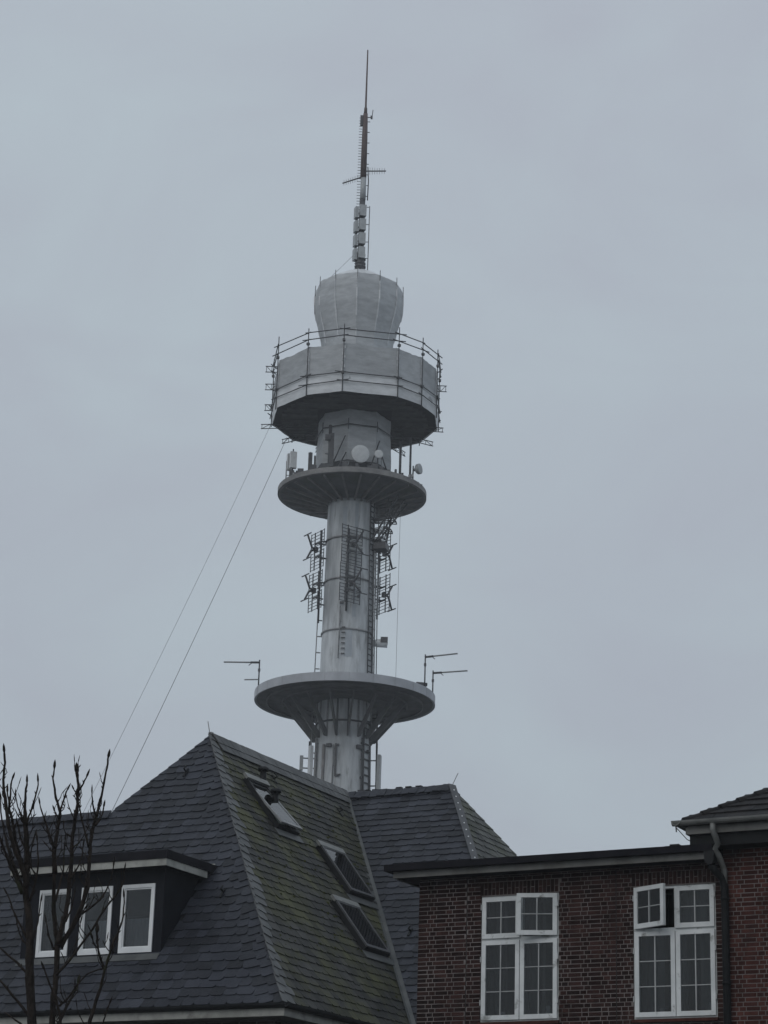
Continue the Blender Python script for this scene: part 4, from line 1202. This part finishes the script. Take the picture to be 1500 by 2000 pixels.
for wi, (a0_, a1_, z0_, z1_) in enumerate(WI):
    mid = (a0_ + a1_) / 2 + (.012 if wi == 0 else .02); zt = 7.885 if wi == 0 else 7.915
    P = BN + .035
    m = MB(); t = .045
    m.wbox(a0_, a0_ + t, P, P + .09, z0_, z1_); m.wbox(a1_ - t, a1_, P, P + .09, z0_, z1_)
    m.wbox(a0_ + t, a1_ - t, P + .001, P + .09, z0_, z0_ + t); m.wbox(a0_ + t, a1_ - t, P + .001, P + .09, z1_ - t, z1_)
    m.wbox(mid - .03, mid + .03, P + .002, P + .09, z0_ + t, z1_ - t); m.wbox(a0_ + t, mid - .031, P + .003, P + .09, zt - .04, zt + .04); m.wbox(mid + .031, a1_ - t, P + .003, P + .09, zt - .04, zt + .04)
    w = m.build('window', MAT['wframe'], bb)
    g_ = .008
    L0, L1, R0_, R1_ = a0_ + .028, mid - g_, mid + g_, a1_ - .028
    casement(w, P - .035, L0, L1, z0_ + .035, zt - .022, 3, 0, -1)
    casement(w, P - .035, R0_, R1_, z0_ + .035, zt - .022, 3, 0, 1)
    if wi == 0:
        casement(w, P - .035, L0, L1, zt + .022, z1_ - .03, 2, 0, -1)
        casement(w, P - .045, R0_ - .01, R1_, zt + .03, z1_ - .015, 2, rad(17), 1)
    else:
        casement(w, P - .045, L0, L1 - .01, zt + .03, z1_ - .015, 2, rad(25), -1)
        casement(w, P - .035, R0_, R1_, zt + .022, z1_ - .03, 2, 0, 1)
    for (hx, hz) in ((a0_ + .012, z0_ + .35), (a0_ + .012, zt - .35), (a1_ - .012, z0_ + .35), (a1_ - .012, zt - .35), (a0_ + .012, z1_ - .2), (a1_ - .012, z1_ - .2)):
        m = MB(); m.wbox(hx - .012, hx + .012, P - .055, P - .001, hz - .05, hz + .05); m.build('hinge', MAT['bar'], w)
    for (sx0, sx1, sw_, sh) in ((.30, .42, .1, .22), (.95, 1.08, .08, .16), (1.2, 1.33, .1, .3)):
        m = MB(); m.lathe(W(a0_ + sx0 + wi * .1, BN + .36, z0_), [(.03, 0), (.055, .02), (.07, sh * .5), (.04, sh * .8), (.05, sh)], 10); m.build('sill_vase', MAT['net'], w)
    m = MB(); m.wbox(a0_ - .02, a1_ + .02, BN - .05, BN + .034, z0_ - .06, z0_ - .004); m.build('sill', MAT['brickr'], w)
    m = MB()
    n_ = 22
    for k in (0, 1, 2, 3, 4, 7, 8, 9, 10, 11, 12, 13, 15, 18, 19, 20, 21):
        f0, f1 = a0_ + (a1_ - a0_) * k / n_, a0_ + (a1_ - a0_) * (k + 1) / n_
        y0, y1 = BN + .42 + .04 * math.sin(k * 1.9), BN + .42 + .04 * math.sin((k + 1) * 1.9)
        m.add([W(f0, y0, z0_ - .1), W(f1, y1, z0_ - .1), W(f1, y1, 8.9), W(f0, y0, 8.9)], [[0, 1, 2, 3]], smooth=True)
    if wi == 0: m.build('blind', MAT['curtain'], w)
    else:
        # drawn only across the fixed lights; the open casement shows the dark room
        m = MB()
        for (x0_, x1_, zz0, zz1) in ((a0_, a1_, z0_ - .1, zt), (mid, a1_, zt + .005, 8.9)):
            n_ = max(6, int((x1_ - x0_) / .07))
            for k in range(n_):
                if k in (6, 7, 12, 13, 14): continue
                f0, f1 = x0_ + (x1_ - x0_) * k / n_, x0_ + (x1_ - x0_) * (k + 1) / n_
                y0, y1 = BN + .42 + .04 * math.sin(k * 1.9), BN + .42 + .04 * math.sin((k + 1) * 1.9)
                m.add([W(f0, y0, zz0), W(f1, y1, zz0), W(f1, y1, zz1), W(f0, y0, zz1)], [[0, 1, 2, 3]], smooth=True)
        m.build('blind', MAT['curtain'], w)

# taller brick building on the right
rb = thing('brick_building', 'redder brick building with overhanging eaves and hipped dark roof at the right edge', 'building', W(16, -2, 0))
RL, RR, RN = 11.985, 22.0, BN - .06
m = MB(); m.wbox(RL + .002, 13.6, RN + .006, RN + .28, 5.75, 9.5); rwall = m.build('wall', MAT['mortar'], rb)
m = MB(); m.wbox(RL, 13.6, RN, RN + .3, 0, 5.748); m.wbox(13.601, RR, RN + .001, RN + .3, 0, 9.5); m.wbox(RL, RL + .3, RN + .31, 6, 0, 9.5); m.wbox(RR - .3, RR, RN + .31, 6, 0, 9.5); m.wbox(RL + .31, RR - .31, 5.7, 6, 0, 9.5); m.build('plain_wall', MAT['bwallr'], rb)
put_bricks(lay_bricks(RL, 13.6, 5.76, 9.3, [], [], (), RN, None, 33), RN, MAT['brickr'], rwall)
m = MB(); m.wbox(RL - .46, RR + .4, RN - .40, RN - .02, 9.25, 9.455); m.wbox(RL - .46, RL - .02, RN - .018, 6.2, 9.25, 9.455); m.build('eaves_box', MAT['pipe'], rb)
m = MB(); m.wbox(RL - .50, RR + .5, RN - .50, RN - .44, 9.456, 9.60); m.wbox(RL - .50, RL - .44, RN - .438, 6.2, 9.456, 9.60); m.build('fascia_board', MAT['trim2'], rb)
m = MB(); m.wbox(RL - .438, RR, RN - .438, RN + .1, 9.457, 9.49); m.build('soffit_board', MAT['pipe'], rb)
m = MB(); halfpipe(m, W(RL - .70, RN - .60, 9.675), W(RR + .5, RN - .60, 9.675), .085, -NN); halfpipe(m, W(RL - .615, RN - .69, 9.672), W(RL - .615, 6.2, 9.672), .085, -U); m.build('gutter', MAT['zinc'], rb)
# hipped roof: from the eaves corner up the hip
e0 = (RL - .52, RN - .52, 9.66)
PIT = .60
RIDGE = 5.6
m = MB()
c0 = W(*e0); c1 = W(RR + .5, e0[1], 9.66); ap = W(e0[0] + RIDGE, e0[1] + RIDGE, 9.66 + RIDGE * PIT); ap2 = W(RR + .5, e0[1] + RIDGE, 9.66 + RIDGE * PIT); c3 = W(e0[0], e0[1] + 2 * RIDGE, 9.66); c4 = W(RR + .5, e0[1] + 2 * RIDGE, 9.66)
m.poly([c0, c1, ap2, ap]); m.poly([c3, c0, ap]); m.poly([c4, c3, ap, ap2])
rroof = m.build('roof', MAT['under_r'], rb)
tdR = (NN + ZZ * PIT).normalized(); nR = (-NN * PIT + ZZ).normalized()
LR = RIDGE * math.hypot(1, PIT)
rnd = random.Random(12)
rest = MB(); ntile = 0
t = 0; row = 0
while t < LR:
    s = t / math.hypot(1, PIT) - (row % 2) * .13
    while s < 10.4:
        x0 = max(s, t / math.hypot(1, PIT)); x1 = s + .255
        if x1 - x0 > .04:
            b = c0 + U * x0 + tdR * t; e = U * (x1 - x0)
            lo_ = nR * (.05 + rnd.uniform(0, .01)); hi_ = nR * .02
            vs = [b + lo_, b + e + lo_, b + e + tdR * .36 + hi_, b + tdR * .36 + hi_, b + nR * .015, b + e + nR * .015]
            fs = [[0, 1, 2, 3], [4, 5, 1, 0], [4, 0, 3], [5, 2, 1]]
            qx, qy = proj(b)
            if 1330 < qx < 1498 and qy > 1520 and ntile < 300:
                mm = MB(); mm.add(vs, fs, rnd.random()); mm.build('roof_tile', MAT['tile'], rroof); ntile += 1
            else: rest.add(vs, fs, rnd.random())
        s += .26
    t += .30; row += 1
rest.build('tile_covering', MAT['tile'], rroof, kind='stuff')
hd = (ap - c0).normalized()
k = 0
while k < 4.6:
    p = c0 + hd * k + ZZ * .05
    m = MB(); m.tube([p - ZZ * .05, p + hd * .42 - ZZ * .07], [.095, .085], 8, rnd.random()); m.build('hip_tile', MAT['tile'], rroof); k += .38
# downpipe with swan neck and hopper
m = MB()
px_ = 11.90
sw = [W(12.02, RN - .60, 9.60), W(12.02, RN - .60, 9.48), W(12.05, RN - .54, 9.36), W(12.06, RN - .46, 9.26), W(11.98, RN - .40, 9.19), W(12.02, RN - .34, 9.10), W(12.03, RN - .20, 8.98), W(12.035, RN - .085, 8.86), W(12.035, RN - .085, 8.6)]
m.tube(sw, .052, 10); m.build('swan_neck', MAT['zinc'], rb)
m = MB(); m.prism([W(11.78, BN - .50, 9.20), W(11.98, BN - .50, 9.20), W(11.96, BN - .50, 8.98), W(11.92, BN - .50, 8.92), W(11.85, BN - .50, 8.92), W(11.80, BN - .50, 8.98)], NN * .18); m.build('hopper', MAT['black'], rb)
m = MB(); m.tube([W(11.89, BN - .41, 8.93), W(11.92, BN - .32, 8.84), W(12.0, BN - .16, 8.72), W(12.035, RN - .086, 8.58), W(12.035, RN - .086, 0.05)], .066, 10); dpo = m.build('downpipe', MAT['pipe'], rb)
for z in (8.35, 6.9):
    m = MB(); m.lathe(W(12.035, RN - .086, 0), [(.06, z), (.078, z), (.078, z + .05), (.06, z + .05)], 10); m.build('pipe_clip', MAT['pipe'], dpo)
m = MB(); m.tube([W(RL - .68, RN - .5, 9.60), W(RL - .62, RN - .1, 9.45), W(RL - .30, RN + .1, 9.30)], .008, 5); m.bar(W(RL - .66, RN - .55, 9.62), W(RL - .65, RN - .55, 9.50), .02); m.build('earth_wire', MAT['galv'], rb)
rbx = MB(); rbx.wbox(11.0, 11.3, BN - .3, BN - .1, 9.286, 9.33); rbx.wbox(11.08, 11.25, BN - .28, BN - .12, 9.331, 9.36); rbx.build('roof_outlet', MAT['black'], bb)

# ------------------------------------------------------------------ bare tree in front
TD = 20.0
tree = thing('bare_tree', 'leafless dark tree with upright budded shoots at the lower left', 'tree', V((at(70, 2000, TD).x, at(70, 2000, TD).y, 0)))
rnd = random.Random(4)
PX = TD / FPX
def limb(pts, w0, w1, dep=0, name='branch', bud=True, parent=None, wob=True):
    n = len(pts)
    P = []
    for i, (x, y) in enumerate(pts):
        P.append(at(x, y, TD + dep * (1 - .75 * i / max(1, n - 1))))
    # resample with a little irregularity
    Q = []; R = []
    for i in range(n - 1):
        for k in range(3):
            f = k / 3
            p0 = P[max(i - 1, 0)]; p1 = P[i]; p2 = P[i + 1]; p3 = P[min(i + 2, n - 1)]
            p = .5 * ((2 * p1) + (p2 - p0) * f + (2 * p0 - 5 * p1 + 4 * p2 - p3) * f * f + (3 * p1 - p0 - 3 * p2 + p3) * f ** 3)
            Q.append(p + V((rnd.uniform(-1, 1), rnd.uniform(-1, 1), 0)) * .0035)
            tt = (i + f) / (n - 1)
            R.append((w0 + (w1 - w0) * tt ** 1.15) * .86 * PX / 2 * rnd.uniform(.88, 1.14))
    Q.append(P[-1]); R.append(w1 * PX / 2)
    m = MB(); m.tube(Q, R, 7)
    if bud:
        d = (Q[0] - Q[1]).normalized(); b = Q[0] - d * .01
        m.tube([b, b + d * .022, b + d * .055, b + d * .085], [R[0] * .9, R[0] * 1.7, R[0] * 1.35, .001], 7)
        for i in range(3, len(Q) - 2, 4):      # side buds
            if rnd.random() < .75:
                d = (Q[i - 1] - Q[i]).normalized()
                s = (V((rnd.choice((-1, 1)), rnd.uniform(-1, 1), 0)) * .6 + d).normalized()
                l = rnd.uniform(.025, .05)
                m.tube([Q[i], Q[i] + s * l * .5, Q[i] + s * l], [R[i] * .7, max(.0055, R[i] * .6), .001], 5)
    return m.build(name, MAT['bark'], parent or tree)
t1 = limb([(54, 1690), (50, 1740), (56, 1790), (58, 1850), (57, 1910), (61, 1965), (66, 2060)], 13, 24, 0, 'trunk', False)
t2 = limb([(107, 1700), (105, 1760), (108, 1810), (112, 1850), (109, 1910), (104, 1965), (96, 2060)], 9, 16, .2, 'trunk', False)
b1 = at(66, 2060, TD); b2 = at(96, 2060, TD + .05)
m = MB(); m.tube([b1 + ZZ * .02, V((b1.x + .01, b1.y, b1.z - .9)), V((b1.x + .05, b1.y, 1.2)), V((b1.x + .06, b1.y, 0))], [24 * PX / 2, .07, .10, .14], 9); m.build('trunk', MAT['bark'], tree)
m = MB(); m.tube([b2 + ZZ * .02, V((b2.x - .03, b2.y, b2.z - .9)), V((b1.x + .12, b1.y, 1.3))], [16 * PX / 2, .045, .07], 9); m.build('trunk', MAT['bark'], tree)
BR_ = [
 ([(8,1468),(10,1490),(7,1512),(8,1545),(13,1585),(18,1620),(27,1655),(42,1692),(54,1730)], 4.5, 12, -.15),
 ([(24,1520),(22,1532),(19,1560),(17,1580),(24,1600),(30,1640),(38,1670),(50,1705)], 3.5, 9, .15),
 ([(53,1527),(50,1550),(48,1580),(50,1610),(52,1650),(54,1695)], 3.6, 15, .05),
 ([(75,1526),(70,1552),(62,1580),(54,1600),(51,1612)], 3, 6, -.1),
 ([(31,1554),(33,1570),(42,1595),(49,1614)], 2.2, 5, .1),
 ([(14,1546),(16,1560),(18,1572)], 3, 4.5, .02),
 ([(34,1592),(42,1602),(49,1612)], 2, 4, -.05),
 ([(106,1499),(104,1520),(108,1550),(114,1575),(117,1590),(115,1605),(110,1635),(106,1660),(107,1705)], 3.6, 11, .15),
 ([(131,1543),(125,1560),(118,1582),(116,1595)], 3, 5, -.1),
 ([(107,1583),(110,1591),(115,1600)], 2.4, 4, .05),
 ([(77,1569),(84,1590),(92,1615),(100,1640),(107,1658)], 2.8, 7, .2),
 ([(151,1505),(152,1520),(153,1540),(151,1570),(147,1600),(142,1630),(140,1660),(138,1700),(132,1760),(124,1800),(112,1845)], 6, 12, .1),
 ([(145,1488),(146,1500),(149,1512),(151,1524)], 1.4, 3.5, 0),
 ([(153,1487),(153,1500),(152,1512)], 1.4, 3.5, .05),
 ([(169,1516),(163,1530),(154,1544)], 3, 5, -.1),
 ([(144,1541),(148,1548),(151,1556)], 2.2, 4, .05),
 ([(211,1478),(209,1500),(203,1530),(196,1565),(190,1590),(180,1625),(176,1660),(174,1690),(168,1740),(152,1790),(118,1850)], 4, 12, .2),
 ([(179,1548),(181,1568),(187,1592)], 2.3, 5, -.1),
 ([(203,1575),(198,1595),(186,1612)], 2.8, 5, .1),
 ([(152,1560),(160,1600),(166,1625),(174,1655)], 3.2, 6, -.05),
 ([(131,1560),(137,1582),(146,1600)], 1.3, 3.2, .1),
 ([(193,1565),(191,1578),(189,1592)], 2, 4, .1),
 ([(0,1562),(4,1600),(12,1640),(22,1675),(38,1720),(51,1750)], 3, 10, .2),
 ([(-14,1600),(-2,1630),(10,1665),(24,1700),(44,1745)], 4, 9, -.2),
 ([(170,1620),(157,1642),(143,1655)], 2, 4, .05),
 ([(124,1616),(128,1626),(138,1634)], 2, 4, .05),
 ([(93,1652),(98,1660),(106,1664)], 2, 4, 0),
 ([(68,1632),(62,1655),(57,1680),(54,1700)], 2.5, 5, .1),
 ([(36,1614),(42,1640),(50,1662)], 2.4, 5, .1),
 ([(72,1640),(74,1670),(74,1700),(66,1735),(58,1760)], 2.5, 6, -.1),
 ([(127,1640),(125,1670),(124,1700),(116,1730),(108,1760)], 2.5, 6, .1),
 ([(163,1650),(158,1680),(148,1700),(137,1716)], 2.5, 5, .1),
 ([(243,1752),(240,1790),(233,1815),(222,1840),(214,1864),(207,1885),(199,1918),(188,1955),(172,2002),(160,2050)], 3, 9, -.3),
 ([(189,1819),(190,1840),(194,1866),(204,1892)], 5, 5.5, -.15),
 ([(180,1832),(185,1845),(191,1852)], 3, 3.5, -.15),
 ([(14,1745),(25,1775),(38,1805),(54,1835)], 2.6, 6, .1),
 ([(-6,1846),(16,1866),(35,1882),(56,1905)], 4, 7, .2),
 ([(-6,1908),(16,1933),(36,1958),(58,1985)], 4, 8, .1),
 ([(153,1917),(147,1935),(138,1952),(126,1975),(112,2005)], 4, 7, .2),
 ([(86,1892),(98,1925),(110,1955),(118,1990),(112,2030)], 3.5, 7, -.1),
 ([(196,1893),(170,1903),(150,1925),(132,1950),(116,1965)], 2.5, 5, .1),
 ([(30,1790),(36,1815),(44,1835),(55,1850)], 2.3, 5, .1),
 ([(145,1745),(140,1775),(128,1800)], 2.4, 5, -.1),
 ([(165,1775),(150,1800),(134,1822),(114,1840)], 2.6, 6, .15),
 ([(80,1760),(76,1790),(68,1820),(60,1850)], 2.5, 6, .1),
 ([(90,1800),(96,1830),(106,1855)], 2.3, 5, -.1),
 ([(214,1960),(205,1985),(196,2010),(180,2040)], 3, 5, -.2),
 ([(20,1985),(38,1998),(60,2015)], 3, 6, .1),
 ([(222,1690),(215,1720),(203,1748),(180,1770),(160,1785)], 2.6, 5.5, -.2),
 ([(242,1700),(243,1715),(236,1735),(215,1762),(196,1790),(170,1830),(135,1876),(110,1905)], 2.6, 6.5, -.25),
]
for b in BR_: limb(*b)
rt = random.Random(31)
for b in list(BR_):                      # short spur twigs along the shoots
    pts, w0, w1, dep = b
    if len(pts) < 5: continue
    for i in range(2, len(pts) - 1):
        for _ in range(3):
            if rt.random() < .62:
                f = rt.random(); x = pts[i][0] * (1 - f) + pts[i + 1][0] * f if i + 1 < len(pts) else pts[i][0]; y = pts[i][1] * (1 - f) + pts[i + 1][1] * f
                sd = rt.choice((-1, 1)); l = rt.uniform(10, 46)
                tip = (x + sd * l * rt.uniform(.2, .5), y - l)
                limb([tip, (x + sd * l * rt.uniform(.22, .42), y - l * .5), (x, y)], 1.3, 2.6, dep * .3 + rt.uniform(-.1, .1), 'twig')

# ------------------------------------------------------------------ haze
m = MB(); m.box(-440, 440, -380, 500, -1, 104.5)
hz = m.build('haze', MAT['ground'], kind='stuff')
hm = bpy.data.materials.new('damp_air'); hm.use_nodes = True
t = hm.node_tree; t.nodes.clear()
o_ = t.nodes.new('ShaderNodeOutputMaterial'); pv = t.nodes.new('ShaderNodeVolumePrincipled')
pv.inputs['Color'].default_value = (.90, .93, .96, 1); pv.inputs['Density'].default_value = .00045
t.links.new(pv.outputs['Volume'], o_.inputs['Volume'])
hz.data.materials.clear(); hz.data.materials.append(hm)
SC.cycles.volume_bounces = 1
